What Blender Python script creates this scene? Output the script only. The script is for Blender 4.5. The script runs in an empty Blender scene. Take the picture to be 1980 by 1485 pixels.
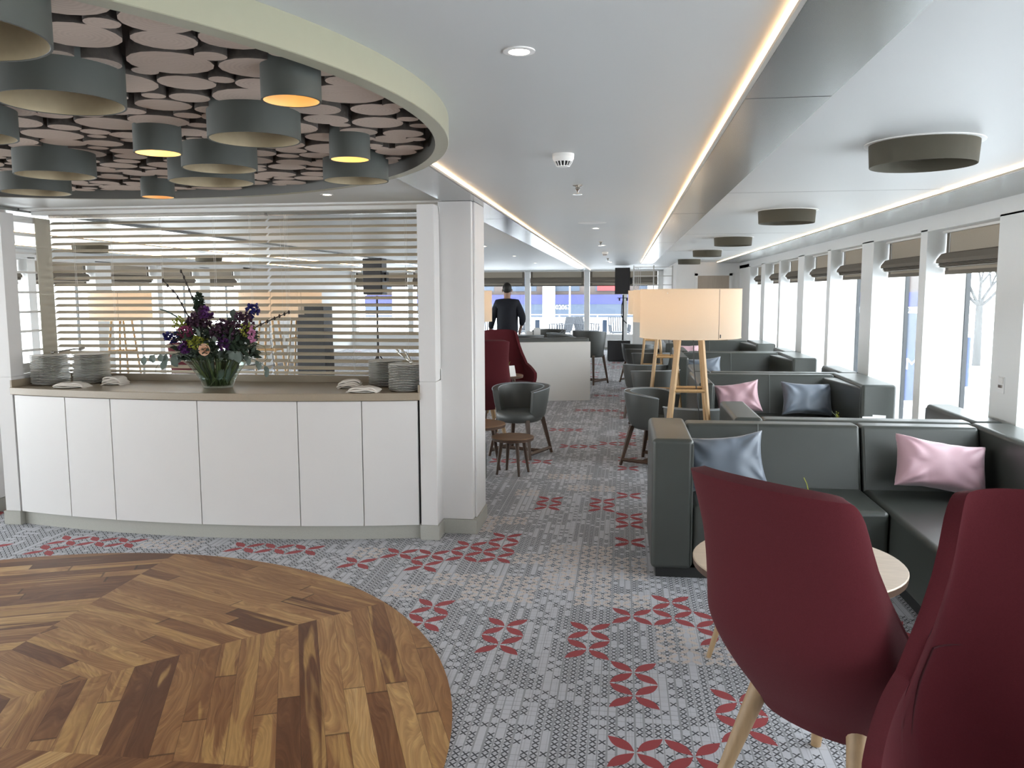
import bpy, bmesh, math, random
from math import sin, cos, pi, radians, atan2, sqrt
from mathutils import Vector, Matrix, noise
random.seed(7)
scene = bpy.context.scene
COL = scene.collection
R = radians
XC = -2.8                                   # centre line of the ship
def mir(x): return 2*XC - x

# ------------------------------------------------------------------ objects
def put(o, parent=None):
    COL.objects.link(o)
    if parent is not None: o.parent = parent
    return o
def tag(o, label=None, cat=None, group=None, kind=None):
    if label: o['label'] = label
    if cat: o['category'] = cat
    if group: o['group'] = group
    if kind: o['kind'] = kind
    return o
def empty(name, loc=(0,0,0), rz=0, label=None, cat=None, group=None):
    o = bpy.data.objects.new(name, None); put(o)
    o.location = loc; o.rotation_euler = (0,0,rz); o.empty_display_size = .1
    return tag(o, label, cat, group)
def dup(o, loc=None, rz=None, label=None, group=None, parent=None):
    c = o.copy(); COL.objects.link(c)
    if parent is not None: c.parent = parent
    if loc is not None: c.location = loc
    if rz is not None: c.rotation_euler = (0,0,rz)
    if label: c['label'] = label
    if group: c['group'] = group
    for ch in list(o.children): dup(ch, parent=c)
    return c

class MB:
    def __init__(s): s.v=[]; s.f=[]; s.M=Matrix.Identity(4)
    def at(s, M): s.M=M; return s
    def add(s, vs, fs):
        b=len(s.v); s.v+= [tuple(s.M@Vector(v)) for v in vs]; s.f+=[tuple(b+i for i in f) for f in fs]; return s
    def box(s,x0,x1,y0,y1,z0,z1):
        return s.add([(x0,y0,z0),(x1,y0,z0),(x1,y1,z0),(x0,y1,z0),(x0,y0,z1),(x1,y0,z1),(x1,y1,z1),(x0,y1,z1)],
                     [(0,3,2,1),(4,5,6,7),(0,1,5,4),(1,2,6,5),(2,3,7,6),(3,0,4,7)])
    def tube(s, pts, r, n=8, caps=True):
        pts=[Vector(p) for p in pts]; rs=r if isinstance(r,(list,tuple)) else [r]*len(pts)
        vs=[];fs=[]; m=len(pts); prev=None
        for i,p in enumerate(pts):
            d=(pts[min(i+1,m-1)]-pts[max(i-1,0)]).normalized()
            if prev is None:
                a=Vector((0,0,1)) if abs(d.z)<.9 else Vector((1,0,0)); a=d.cross(a).normalized()
            else: a=(prev-d*prev.dot(d)).normalized()
            prev=a; b=d.cross(a)
            for k in range(n):
                t=2*pi*k/n; vs.append(p+(a*cos(t)+b*sin(t))*rs[i])
        for i in range(m-1):
            for k in range(n):
                fs.append((i*n+k,i*n+(k+1)%n,(i+1)*n+(k+1)%n,(i+1)*n+k))
        if caps: fs.append(tuple(range(n-1,-1,-1))); fs.append(tuple(range((m-1)*n,m*n)))
        return s.add(vs,fs)
    def bar(s,p0,p1,w0,w1=None,n=4):   # square tapered bar
        w1=w0 if w1 is None else w1
        return s.tube([p0,p1],[w0*.707,w1*.707],n)
    def lathe(s, prof, n=32, c=(0,0), cap0=False, cap1=False):
        vs=[];fs=[];m=len(prof)
        for r,z in prof:
            for k in range(n):
                t=2*pi*k/n; vs.append((c[0]+r*cos(t),c[1]+r*sin(t),z))
        for i in range(m-1):
            for k in range(n):
                fs.append((i*n+k,i*n+(k+1)%n,(i+1)*n+(k+1)%n,(i+1)*n+k))
        if cap0: fs.append(tuple(range(n-1,-1,-1)))
        if cap1: fs.append(tuple(range((m-1)*n,m*n)))
        return s.add(vs,fs)
    def grid(s, fn, nu, nv, closeu=False):
        vs=[Vector(fn(i/(nu if closeu else nu-1), j/(nv-1))) for j in range(nv) for i in range(nu)]
        fs=[]
        for j in range(nv-1):
            for i in range(nu if closeu else nu-1):
                a=j*nu+i; b=j*nu+(i+1)%nu; fs.append((a,b,b+nu,a+nu))
        return s.add(vs,fs)
    def prism(s, poly, z0, z1):      # poly in xy
        n=len(poly); vs=[(x,y,z0) for x,y in poly]+[(x,y,z1) for x,y in poly]
        return s.add(vs,[tuple(range(n-1,-1,-1)),tuple(range(n,2*n))]+[(i,(i+1)%n,n+(i+1)%n,n+i) for i in range(n)])
    def sphere(s,c,r,n=10,m=7,sc=(1,1,1)):
        c=Vector(c)
        vs=[c+Vector((0,0,-r*sc[2]))]
        for j in range(1,m):
            p=-pi/2+pi*j/m
            for k in range(n):
                t=2*pi*k/n; vs.append(c+Vector((r*sc[0]*cos(p)*cos(t),r*sc[1]*cos(p)*sin(t),r*sc[2]*sin(p))))
        vs.append(c+Vector((0,0,r*sc[2]))); fs=[]
        for k in range(n): fs.append((0,1+(k+1)%n,1+k))
        for j in range(m-2):
            for k in range(n):
                a=1+j*n; fs.append((a+k,a+(k+1)%n,a+n+(k+1)%n,a+n+k))
        a=1+(m-2)*n
        for k in range(n): fs.append((a+k,a+(k+1)%n,len(vs)-1))
        return s.add(vs,fs)
    def build(s, name, mat, parent=None, smooth=False, bevel=0, seg=2, sub=0, solid=0, off=-1, loc=None, rz=None, fix=True):
        me=bpy.data.meshes.new(name); me.from_pydata(s.v,[],s.f)
        if fix:
            bm=bmesh.new(); bm.from_mesh(me); bmesh.ops.recalc_face_normals(bm,faces=bm.faces); bm.to_mesh(me); bm.free()
        if mat is not None: me.materials.append(mat)
        o=bpy.data.objects.new(name,me); put(o,parent)
        if loc is not None: o.location=loc
        if rz is not None: o.rotation_euler=(0,0,rz)
        if solid:
            m=o.modifiers.new('s','SOLIDIFY'); m.thickness=solid; m.offset=off
        if bevel:
            m=o.modifiers.new('b','BEVEL'); m.width=bevel; m.segments=seg; m.limit_method='ANGLE'; m.angle_limit=R(38)
            m.harden_normals=True
        if sub:
            m=o.modifiers.new('u','SUBSURF'); m.levels=sub; m.render_levels=sub
        if smooth or bevel:
            for p in me.polygons: p.use_smooth=True
            if not smooth and hasattr(me,'set_sharp_from_angle'): me.set_sharp_from_angle(angle=R(40)) if not bevel else None
        if smooth=='auto' and hasattr(me,'set_sharp_from_angle'): me.set_sharp_from_angle(angle=R(40))
        return o

# ------------------------------------------------------------------ materials
class G:
    """small node expression builder"""
    def __init__(s,name):
        s.m=bpy.data.materials.new(name); s.m.use_nodes=True; s.t=s.m.node_tree; s.t.nodes.clear()
        s.out=s.t.nodes.new('ShaderNodeOutputMaterial')
        s.b=s.t.nodes.new('ShaderNodeBsdfPrincipled'); s.t.links.new(s.b.outputs[0],s.out.inputs[0])
    def n(s,t,**k):
        x=s.t.nodes.new(t)
        for a,b in k.items(): setattr(x,a,b)
        return x
    def l(s,a,b):
        if isinstance(a,E_): a=a.s
        if isinstance(a,(int,float,tuple,list)): b.default_value=a
        else: s.t.links.new(a,b)
    def pos(s,kind='Position'):
        if kind=='Position': v=s.n('ShaderNodeNewGeometry').outputs['Position']
        else: v=s.n('ShaderNodeTexCoord').outputs[kind]
        x=s.n('ShaderNodeSeparateXYZ'); s.l(v,x.inputs[0]); s.v=v
        return E_(s,x.outputs[0]),E_(s,x.outputs[1]),E_(s,x.outputs[2])
    def m_(s,op,*a):
        x=s.n('ShaderNodeMath',operation=op)
        for i,v in enumerate(a): s.l(v,x.inputs[i])
        return E_(s,x.outputs[0])
    def vec(s,a,b,c):
        x=s.n('ShaderNodeCombineXYZ'); s.l(a,x.inputs[0]); s.l(b,x.inputs[1]); s.l(c,x.inputs[2]); return x.outputs[0]
    def noise(s,v,scale=1,detail=2,rough=.5,dist=0):
        x=s.n('ShaderNodeTexNoise'); s.l(v,x.inputs['Vector']); x.inputs['Scale'].default_value=scale
        x.inputs['Detail'].default_value=detail; x.inputs['Roughness'].default_value=rough; x.inputs['Distortion'].default_value=dist
        return E_(s,x.outputs['Fac'])
    def white(s,v):
        x=s.n('ShaderNodeTexWhiteNoise'); s.l(v,x.inputs['Vector']); return E_(s,x.outputs['Value'])
    def mix(s,f,a,b):
        x=s.n('ShaderNodeMix',data_type='RGBA'); s.l(f,x.inputs[0])
        for v,i in ((a,6),(b,7)):
            s.l((*v,1) if isinstance(v,tuple) and len(v)==3 else v,x.inputs[i])
        return x.outputs[2]
    def ramp(s,f,stops):
        x=s.n('ShaderNodeValToRGB'); s.l(f,x.inputs[0]); e=x.color_ramp.elements
        while len(e)<len(stops): e.new(.5)
        for i,(p,c) in enumerate(stops): e[i].position=p; e[i].color=(*c,1)
        return x.outputs[0]
    def bump(s,h,strength=.2,dist=.01):
        x=s.n('ShaderNodeBump'); x.inputs['Strength'].default_value=strength; x.inputs['Distance'].default_value=dist
        s.l(h,x.inputs['Height']); s.l(x.outputs[0],s.b.inputs['Normal'])
    def set(s,**k):
        for a,b in k.items():
            i=s.b.inputs[{'col':'Base Color','rough':'Roughness','metal':'Metallic','spec':'Specular IOR Level','sheen':'Sheen Weight','coat':'Coat Weight','crough':'Coat Roughness'}[a]]
            s.l((*b,1) if isinstance(b,tuple) and len(b)==3 else b,i)
        return s
class E_:
    def __init__(s,g,x): s.g=g; s.s=x
    def __add__(s,o): return s.g.m_('ADD',s,o)
    def __radd__(s,o): return s.g.m_('ADD',o,s)
    def __sub__(s,o): return s.g.m_('SUBTRACT',s,o)
    def __rsub__(s,o): return s.g.m_('SUBTRACT',o,s)
    def __mul__(s,o): return s.g.m_('MULTIPLY',s,o)
    def __rmul__(s,o): return s.g.m_('MULTIPLY',s,o)
    def __truediv__(s,o): return s.g.m_('DIVIDE',s,o)
    def abs(s): return s.g.m_('ABSOLUTE',s)
    def floor(s): return s.g.m_('FLOOR',s)
    def frac(s): return s.g.m_('FRACT',s)
    def sin(s): return s.g.m_('SINE',s)
    def cos(s): return s.g.m_('COSINE',s)
    def lt(s,o): return s.g.m_('LESS_THAN',s,o)
    def gt(s,o): return s.g.m_('GREATER_THAN',s,o)

def simple(name, col, rough=.5, metal=0, var=.06, scale=30, bump=0, bscale=200, spec=.5, sheen=0, coat=0, stretch=(1,1,1), kind='Object'):
    g=G(name); x,y,z=g.pos(kind)
    v=g.vec(x*stretch[0],y*stretch[1],z*stretch[2])
    f=g.noise(v,scale,3)
    c0=tuple(max(0,c*(1-var)) for c in col); c1=tuple(min(1,c*(1+var)) for c in col)
    g.set(col=g.mix(f,c0,c1),rough=rough,metal=metal,spec=spec,sheen=sheen,coat=coat)
    if bump: g.bump(g.noise(v,bscale,2),bump,.002)
    return g.m
def emis(name,col,strength):
    g=G(name); g.set(col=(.8,.8,.8)); g.b.inputs['Emission Color'].default_value=(*col,1); g.b.inputs['Emission Strength'].default_value=strength
    return g.m

M={}
M['white']=simple('white_paint',(.76,.75,.73),.45,var=.02,scale=3)
M['ceil']=simple('ceiling_panel',(.55,.56,.55),.42,var=.015,scale=2,kind='Position')
M['cab']=simple('cabinet_laminate',(.70,.68,.67),.38,var=.02,scale=4)
M['reveal']=simple('window_lining_white',(.80,.81,.80),.4,var=.01)
M['plinth']=simple('grey_stone_plinth',(.40,.39,.35),.5,var=.08,scale=120)
M['worktop']=simple('taupe_stone_worktop',(.33,.27,.20),.26,var=.1,scale=160)
M['taupe']=simple('taupe_bronze_paint',(.26,.25,.20),.42,var=.03)
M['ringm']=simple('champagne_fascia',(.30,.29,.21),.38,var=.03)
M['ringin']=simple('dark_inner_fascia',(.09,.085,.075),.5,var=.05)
M['band']=simple('satin_metal_soffit',(.36,.37,.36),.24,metal=.75,var=.02,scale=2,kind='Position')
M['led']=emis('warm_led_strip',(1,.64,.33),13)
M['dlight']=emis('downlight_lens',(1,.86,.68),60)
M['drum']=simple('drum_shade_grey_card',(.050,.054,.046),.6,var=.05)
M['drumo']=simple('drum_shade_olive_fabric',(.070,.062,.042),.8,var=.08,scale=300)
M['druminA']=simple('brushed_bronze_lining',(.34,.27,.17),.4,metal=.3,var=.08,scale=60)
M['druminB']=simple('gold_lining',(.80,.52,.22),.45,metal=.1,var=.03)
M['bulb']=emis('warm_bulb',(1,.66,.33),75)
M['taupeL']=simple('beige_aluminium_channel',(.42,.40,.36),.5,var=.02)
M['dark']=simple('log_gap_shade',(.02,.018,.016),.8)
M['bark']=simple('log_bark',(.06,.048,.04),.95,var=.5,scale=60,bump=.6,bscale=90)
M['leather']=simple('charcoal_green_leather',(.046,.051,.046),.34,var=.10,scale=6,bump=.12,bscale=420,spec=.55)
M['leatherg']=simple('grey_faux_leather',(.075,.08,.077),.45,var=.08,scale=8,bump=.12,bscale=300)
M['piping']=simple('pale_grey_piping',(.30,.33,.36),.5)
M['red']=simple('burgundy_wool',(.088,.013,.018),.95,var=.14,scale=260,bump=.35,bscale=700,sheen=.04,spec=.2)
M['oak']=simple('oak_wood',(.36,.235,.125),.5,var=.22,scale=14,stretch=(6,6,.6))
M['oakl']=simple('pale_ash_wood',(.52,.34,.17),.5,var=.15,scale=14,stretch=(6,6,.6))
M['walnut']=simple('dark_walnut_wood',(.085,.05,.034),.45,var=.3,scale=12,stretch=(5,5,.6))
M['ttop']=simple('pale_wood_top',(.50,.40,.31),.35,var=.2,scale=9,stretch=(1,7,1))
M['wtop']=simple('walnut_top',(.20,.115,.065),.35,var=.3,scale=9,stretch=(1,7,1))
M['blue']=simple('slate_blue_satin',(.17,.20,.25),.42,var=.08,scale=8,sheen=.3,bump=.1,bscale=400)
M['pink']=simple('dusty_pink_satin',(.58,.36,.41),.48,var=.06,scale=8,sheen=.3,bump=.1,bscale=400)
M['black']=simple('black_plastic',(.012,.012,.014),.5)
M['blackf']=simple('black_plinth',(.01,.01,.01),.6)
M['chrome']=simple('chrome',(.75,.74,.7),.12,metal=1,var=.01)
M['plate']=simple('white_china',(.70,.68,.63),.34,var=.01)
M['cloth']=simple('white_napkin_linen',(.78,.72,.66),.85,var=.04,scale=80,bump=.2,bscale=500)
M['slat']=simple('cream_slat',(.63,.545,.42),.4,var=.02)
M['cord']=simple('white_cord',(.78,.76,.72),.7)
M['screen']=simple('beige_screen_panel',(.50,.46,.38),.7,var=.03)
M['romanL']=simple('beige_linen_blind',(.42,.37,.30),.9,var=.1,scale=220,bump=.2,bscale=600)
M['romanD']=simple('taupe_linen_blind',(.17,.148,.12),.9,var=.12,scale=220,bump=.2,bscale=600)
M['mull']=simple('black_window_gasket',(.03,.035,.04),.4)
M['doorw']=simple('pale_oak_door',(.42,.35,.28),.5,var=.12,scale=8,stretch=(8,8,.6))
M['card']=simple('white_card',(.82,.82,.82),.6,var=.01)
M['leaf']=simple('dark_green_leaf',(.035,.055,.035),.5,var=.3,scale=30)
M['euc']=simple('grey_green_eucalyptus',(.10,.13,.11),.6,var=.2,scale=30)
M['stem']=simple('green_stem',(.07,.10,.03),.5,var=.25)
M['twig']=simple('dark_twig',(.035,.025,.02),.8)
M['purple']=simple('purple_statice',(.10,.02,.14),.7,var=.4,scale=60)
M['indigo']=simple('indigo_delphinium',(.03,.025,.16),.6,var=.3,scale=60)
M['magenta']=simple('magenta_snapdragon',(.30,.055,.14),.7,var=.3,scale=60)
M['plum']=simple('plum_blossom',(.075,.03,.06),.8,var=.4,scale=60)
M['lime']=simple('yellow_green_filler',(.28,.30,.035),.7,var=.3,scale=60)
M['rose']=simple('peach_rose',(.80,.50,.34),.6,var=.08)
M['pinkf']=simple('pink_blossom',(.60,.25,.42),.7,var=.3,scale=60)
M['skin']=simple('skin',(.42,.25,.18),.55,var=.04)
M['jacket']=simple('navy_jacket_cloth',(.012,.014,.022),.85,var=.3,scale=40)
M['trouser']=simple('dark_trouser_cloth',(.010,.011,.017),.9)
M['hair']=simple('dark_hair',(.012,.01,.009),.6)
M['wicker']=simple('grey_wicker',(.05,.055,.065),.7,var=.1,scale=80)
M['deck']=simple('pale_deck_coating',(.72,.72,.74),.7,var=.04)
M['hullw']=simple('white_hull_paint',(.85,.86,.88),.5,var=.02)
M['hullb']=simple('blue_hull_paint',(.010,.014,.11),.5,var=.05)
M['hulld']=simple('slate_blue_window_band',(.020,.034,.06),.35,var=.1)
M['brick']=simple('brown_facade',(.055,.042,.038),.8,var=.15,scale=5)
M['redp']=simple('red_sign_paint',(.35,.010,.012),.5,var=.03)
M['bluel']=simple('light_blue_board',(.022,.042,.11),.5,var=.05)
M['bark2']=simple('pale_tree_bark',(.045,.045,.045),.9,var=.15)
M['grille']=simple('speaker_grille',(.02,.02,.023),.6,var=.4,scale=300)
M['shadow_gap']=simple('dark_joint',(.10,.10,.10),.8)
M['stitch']=simple('pale_stitching',(.20,.22,.21),.6)
M['silver']=simple('dark_brushed_nickel',(.35,.33,.3),.25,metal=.9)

# lamp shade fabric: translucent so that the bulb inside glows through
g=G('cream_lampshade_fabric'); x,y,z=g.pos('Object'); w=g.noise(g.vec(x,y,z),250,2)
g.set(col=g.mix(w,(.74,.66,.55),(.80,.72,.61)),rough=.9)
tr=g.n('ShaderNodeBsdfTranslucent'); tr.inputs[0].default_value=(.86,.66,.45,1)
mx=g.n('ShaderNodeMixShader'); mx.inputs[0].default_value=.42
g.l(g.b.outputs[0],mx.inputs[1]); g.l(tr.outputs[0],mx.inputs[2]); g.l(mx.outputs[0],g.out.inputs[0]); M['shade']=g.m
def glass(name,tint,refl=.5):
    g=G(name); t=g.n('ShaderNodeBsdfTransparent'); t.inputs[0].default_value=(*tint,1)
    gl=g.n('ShaderNodeBsdfGlossy'); gl.inputs['Roughness'].default_value=.03
    fr=g.n('ShaderNodeLayerWeight'); fr.inputs[0].default_value=.5
    f=g.m_('ADD',g.m_('MULTIPLY',g.m_('POWER',fr.outputs['Facing'],3.5),refl),.03)
    mx=g.n('ShaderNodeMixShader'); g.l(f,mx.inputs[0]); g.l(t.outputs[0],mx.inputs[1]); g.l(gl.outputs[0],mx.inputs[2]); g.l(mx.outputs[0],g.out.inputs[0]); return g.m
M['glass']=glass('window_glass',(.96,.98,.98),.35)
M['vglass']=glass('vase_glass',(.93,.965,.945),.75)

# cut log face with rings
g=G('sawn_log_face'); x,y,z=g.pos('Object')
oi=g.n('ShaderNodeObjectInfo'); rnd=E_(g,oi.outputs['Random'])
nn=g.noise(g.vec(x,y,z),9,3)
X,Y,Z_=g.pos('UV')
rad=g.m_('SQRT',X*X+Y*Y)
rings=((rad*520)+nn*16).sin()*.5+.5
crk=g.noise(g.vec(X*30,Y*30,rnd*9),1,4,.7)
at=g.n('ShaderNodeAttribute'); at.attribute_name='tone'
c=g.mix(rings*.75,(.54,.445,.375),(.37,.295,.24))
c=g.mix(crk*.5,c,(.42,.34,.29))
c2=g.mix(E_(g,at.outputs['Fac']),c,(.40,.32,.26))
c3=g.mix(g.noise(g.vec(X*1,Y*6,0),14,3)*.6,c2,(.58,.48,.41))
g.set(col=c3,rough=.85); M['log']=g.m

# carpet
g=G('patterned_carpet'); X,Y,Z_=g.pos()
cx=(X-.063)/.208+.5; cy=(Y-2.842)/.2115+.5
fx=cx.frac()-.5; fy=cy.frac()-.5
def petal(fx,fy,L,W,t0=.03):
    ax=fx.abs(); ay=fy.abs(); t=(ax+ay)*.7071; w=(ax-ay).abs()*.7071
    env=g.m_('MAXIMUM',((t-t0)*(pi/L)).sin(),0.0)
    return (w.lt(env*W))*t.lt(L+t0)
at=g.n('ShaderNodeAttribute'); at.attribute_name='flower'; A=E_(g,at.outputs['Fac'])
red=petal(fx*.97,fy*.97,.64,.125)*(A-1).abs().lt(.2)
qx=(cx*2).frac()-.5; qy=(cy*2).frac()-.5
cream=petal(qx,qy,.60,.12)*(A-2).abs().lt(.2)
creamb=petal(fx,fy,.60,.10)*(A-3).abs().lt(.2)
cream=g.m_('MAXIMUM',cream,creamb)
sx=(cx*6).frac()-.5; sy=(cy*6).frac()-.5
ix=(cx*6).floor(); iy=(cy*6).floor()
xs=((sx.abs()-sy.abs()*.85).abs().lt(.115))*sx.abs().lt(.40)*sy.abs().lt(.43)
xs2=((sx.abs()-sy.abs()*.85).abs().lt(.07))*sx.abs().lt(.36)*sy.abs().lt(.40)
mk=g.noise(g.vec(ix*.21,iy*.10,0),1.0,3,.6)*.78+g.white(g.vec((cx*6).floor(),0,3))*.14+g.white(g.vec(ix,iy,1))*.22
mask=mk.gt(.535)
# woven lines
lw=g.white(g.vec((cx*6+.5).floor(),7,0))
vline=((cx*6+.5).frac()-.5).abs().lt(lw*.10+.035)
lw2=g.white(g.vec((cy*6+.5).floor(),9,0))
hline=((cy*6+.5).frac()-.5).abs().lt(lw2*.07)*(lw2.gt(.35))
v2=((cx*18+.5).frac()-.5).abs().lt(.16)*g.white(g.vec((cx*18+.5).floor(),2,0)).gt(.6)
h2=((cy*18+.5).frac()-.5).abs().lt(.14)*g.white(g.vec((cy*18+.5).floor(),4,0)).gt(.72)
pile=g.noise(g.vec(X,Y,0),600,2); big=g.noise(g.vec(X,Y,0),.9,3)
base=g.mix(big,(.52,.53,.58),(.60,.59,.63))
base=g.mix(pile*.35,base,(.40,.41,.44))
c=g.mix(g.m_('MAXIMUM',v2*.35,h2*.30),base,(.30,.31,.33))
c=g.mix(g.m_('MAXIMUM',vline*.75,hline*.6),c,(.25,.255,.265))
brown=g.noise(g.vec(X,Y,5),1.6,2)
c=g.mix(mask*xs,c,g.mix(brown,(.055,.06,.072),(.085,.082,.085)))
c=g.mix(cream*.85,c,(.62,.53,.48))
c=g.mix(red,c,(.34,.055,.06))
g.set(col=c,rough=.95,sheen=.1,spec=.1); g.bump(pile,.35,.004); M['carpet']=g.m

# parquet: eight sectors, boards square to the first ray of each sector
g=G('walnut_parquet'); X,Y,Z_=g.pos()
px=X-XC; py=Y-2.57
ang=g.m_('ARCTAN2',py,px); k=(ang/(pi/4)).floor(); a=(k+.5)*(pi/4)
u=px*a.cos()+py*a.sin(); v=py*a.cos()-px*a.sin()
row=(u/.088).floor(); fr=(u/.088).frac()
off=g.white(g.vec(row,k,1)); vv=(v+off*3)/(1.0+off*.8); seg=vv.floor(); fv=vv.frac()
r1=g.white(g.vec(row,seg,k)); r2=g.white(g.vec(row,seg,k+20))
warp=g.noise(g.vec(u*4+r1*30,v*1.1,r2*9),1.0,2)
gr=g.noise(g.vec(u*16+warp*9,v*1.2+warp*1.5,r1*40),2.2,4,.6)
sap=g.noise(g.vec(u*9+r2*17,v*.55,r1*23),1.5,2,.5,.6)
tone=(r1*.66+gr*.62-.13)
col=g.ramp(tone,[(0,(.09,.036,.017)),(.25,(.18,.075,.033)),(.45,(.32,.15,.062)),(.64,(.47,.25,.105)),(.80,(.70,.43,.18)),(1,(.80,.54,.27))])
sm=g.n('ShaderNodeMapRange'); g.l(sap+r2*.26,sm.inputs[0]); sm.inputs[1].default_value=.76; sm.inputs[2].default_value=.80
col=g.mix(E_(g,sm.outputs[0])*.8,col,(.62,.37,.14))
bands=((u*260)+warp*70+gr*22).sin()*.5+.5
col=g.mix(bands*.22,col,(.09,.035,.014))
fine=g.noise(g.vec(u*130+warp*60,v*5,r1*5),1.5,3)
col=g.mix(fine*.38,col,(.07,.030,.014))
gap=g.m_('MAXIMUM',(fr-.5).abs().gt(.49),(fv-.5).abs().gt(.496))
pr=g.m_('PINGPONG',ang,pi/4); 
col=g.mix(gap*.6,col,(.04,.02,.01))
g.set(col=col,rough=fine*.12+.34,spec=.20); M['parquet']=g.m

# ------------------------------------------------------------------ dimensions
ZC=2.275; ZB=2.25           # ceiling, underside of the metal soffits
YB0,YF=-4.0,24.0            # room length
XR,XL=2.45,mir(2.45)

# ------------------------------------------------------------------ floor
REDS=[(-.561,3.909),(-.559,3.706),(-.15,3.916),(-.149,3.712),(.062,4.116),(.275,4.337),(.268,4.133),(.453,4.122),(.467,3.944),(.06,3.508),(.063,3.299),(.064,2.837),(.268,2.839),(-.575,6.474),(-.556,6.264),(-.153,6.467),(-.147,6.241),(.061,6.678),(.064,6.053),(.062,5.843),(.062,5.383),(-1.205,4.963),(-1.198,4.772),(-.984,5.198),(-.984,4.966),(-.77,5.389),(-.784,5.196),(-.771,4.955),(-3.75,4.915),(-3.76,4.733),(-3.55,4.949),(-3.339,4.952),(-2.5,4.99),(-2.319,4.998),(-2.078,4.973),(.484,3.256),(.487,3.057),(-.595,8.843),(-.38,8.843),(-.137,8.896),(.07,8.9),(-.595,11.5),(-.38,11.5),(-1.0,4.2),(-.98,4.0),
      (-.2,11.5),(.06,11.3),(.06,10.9),(.06,8.2),(.06,7.8),(.06,9.6),(.06,9.3),(-1.2,8.0),(-1.0,8.0),(-.8,8.0),(-.8,9.9),(-.6,9.9),(.06,12.5),(-.4,13.2),(-.2,13.2),(1.1,3.9),(1.3,3.9),(1.25,4.2),(.9,4.3)]
CREAM=[(x,y) for x,y in [(-.56,4.35),(-.56,4.55),(-.35,4.55),(-.35,4.75),(-.35,4.95),(-.56,4.95),(-.15,4.35),(-.15,4.55),(-.15,4.75),(-.15,5.15),(.06,5.0),(.06,4.8),(-.77,4.35),(-.35,5.15),(-.15,4.95),(-1.0,4.55),(-.77,4.6),(.27,3.9),(.27,3.7),(.48,3.7),(.06,4.35),(-.15,6.9),(-.35,6.9),(-.56,7.2),(-.35,7.2),(-.77,6.7),(-3.1,5.0),(-2.9,4.95),(-1.6,4.95),(-.98,5.6),(-.98,5.8),(-.77,5.75),(-1.2,4.4)]]
def cell(x,y): return (math.floor((x-.063)/.208+.5), math.floor((y-2.842)/.2115+.5))
FL={}
for p in CREAM: FL[cell(*p)]=2
for p in REDS: FL[cell(*p)]=1
rr=random.Random(5)
mb=MB(); vals=[]
i0,i1=cell(XL-.2,0)[0],cell(XR+.2,0)[0]+1; j0,j1=cell(0,YB0-.1)[1],cell(0,YF+.1)[1]+1
vs=[((i-.5)*.208+.063,(j-.5)*.2115+2.842,0) for j in range(j0,j1+1) for i in range(i0,i1+1)]
W_=i1-i0+1; fs=[]
for j in range(j0,j1):
    for i in range(i0,i1):
        a=(j-j0)*W_+(i-i0); fs.append((a,a+1,a+1+W_,a+W_))
        x,y=(i)*.208+.063,(j)*.2115+2.842
        t=FL.get((i,j))
        if t is None:
            t=0
            if y<2.5 or y>13.5 or x<-1.3 or x>.6:
                h=noise.noise(Vector((i*.35,j*.28,3.3)))
                if h>.38 and noise.noise(Vector((i*1.7,j*.6,8)))>.0: t=1
                elif h<-.45: t=2
        vals.append(t)
mb.add(vs,fs); fo=mb.build('floor',M['carpet'],fix=False)
at=fo.data.attributes.new('flower','FLOAT','FACE'); at.data.foreach_set('value',[float(v) for v in vals])
tag(fo,kind='structure')
mb=MB(); mb.lathe([(0.001,.006),(2.18,.006),(2.2,.004),(2.2,0.001)],128,(XC,2.57)); tag(mb.build('floor_inlay',M['parquet'],smooth='auto'),kind='structure')

# ------------------------------------------------------------------ ceiling and soffits
mb=MB(); mb.box(XL-.1,XR+.35,YB0-.1,YF+.3,ZC,ZC+.08); tag(mb.build('ceiling',M['ceil']),kind='structure')
def led(x0,x1,y0,y1,label):
    e=empty('led_strip',((x0+x1)/2,(y0+y1)/2,ZB),0,label,'light strip','glowing light strips along the ceiling'); h=(y1-y0)/2; w=(x1-x0)/2
    MB().box(-w*.8,w*.8,-h,h,.0125,ZC-ZB-.0008).build('diffuser',M['led'],e); MB().box(-w,w,-h,h,.0005,.0125).build('channel',M['taupeL'],e); return e
def band(name,x0,x1,y0,y1,mat='band',lip=None):
    m=MB().box(x0,x1,y0,y1,ZB,ZC+.002); o=tag(m.build(name,M[mat]),kind='structure'); return o
SP=[('C',.372,.632,-3.9,17.9,-1),('L',-1.195,-.93,-3.9,23.6,1)]
for nm,x0,x1,y0,y1,side in SP[:1]:
    band('ceiling_soffit',x0,x1,y0,y1); band('ceiling_soffit',mir(x1),mir(x0),y0,y1)
for poly in ([(-1.195,4.06),(-.93,3.75),(-.93,23.6),(-1.195,23.6)],[(-1.195,-3.9),(-.93,-3.9),(-.93,1.49),(-1.195,1.18)],[(-4.67,3.3),(-4.405,3.3),(-4.405,23.6),(-4.67,23.6)],[(-4.67,-3.9),(-4.405,-3.9),(-4.405,1.9),(-4.67,1.9)]):
    tag(MB().prism(poly,ZB,ZC+.002).build('ceiling_soffit',M['band']),kind='structure')
band('ceiling_soffit',1.98,XR+.02,-3.9,18.2); band('ceiling_soffit',XL-.02,mir(1.98),-3.9,23.6)
led(.36,.3715,-3.8,17.8,'glowing strip along the ceiling above the aisle, second from the right windows')
led(-.929,-.918,3.74,23.4,'glowing strip along the ceiling above the post beside the counter')
led(1.965,1.979,-3.8,18.1,'glowing strip along the ceiling nearest the tall right-hand windows')
led(mir(.3715),mir(.36),-3.8,23.4,'glowing strip seen through the slatted blind, middle of the three there')
led(mir(-.918),mir(-.929),3.4,23.4,'glowing strip seen through the slatted blind, topmost of the three there')
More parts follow.
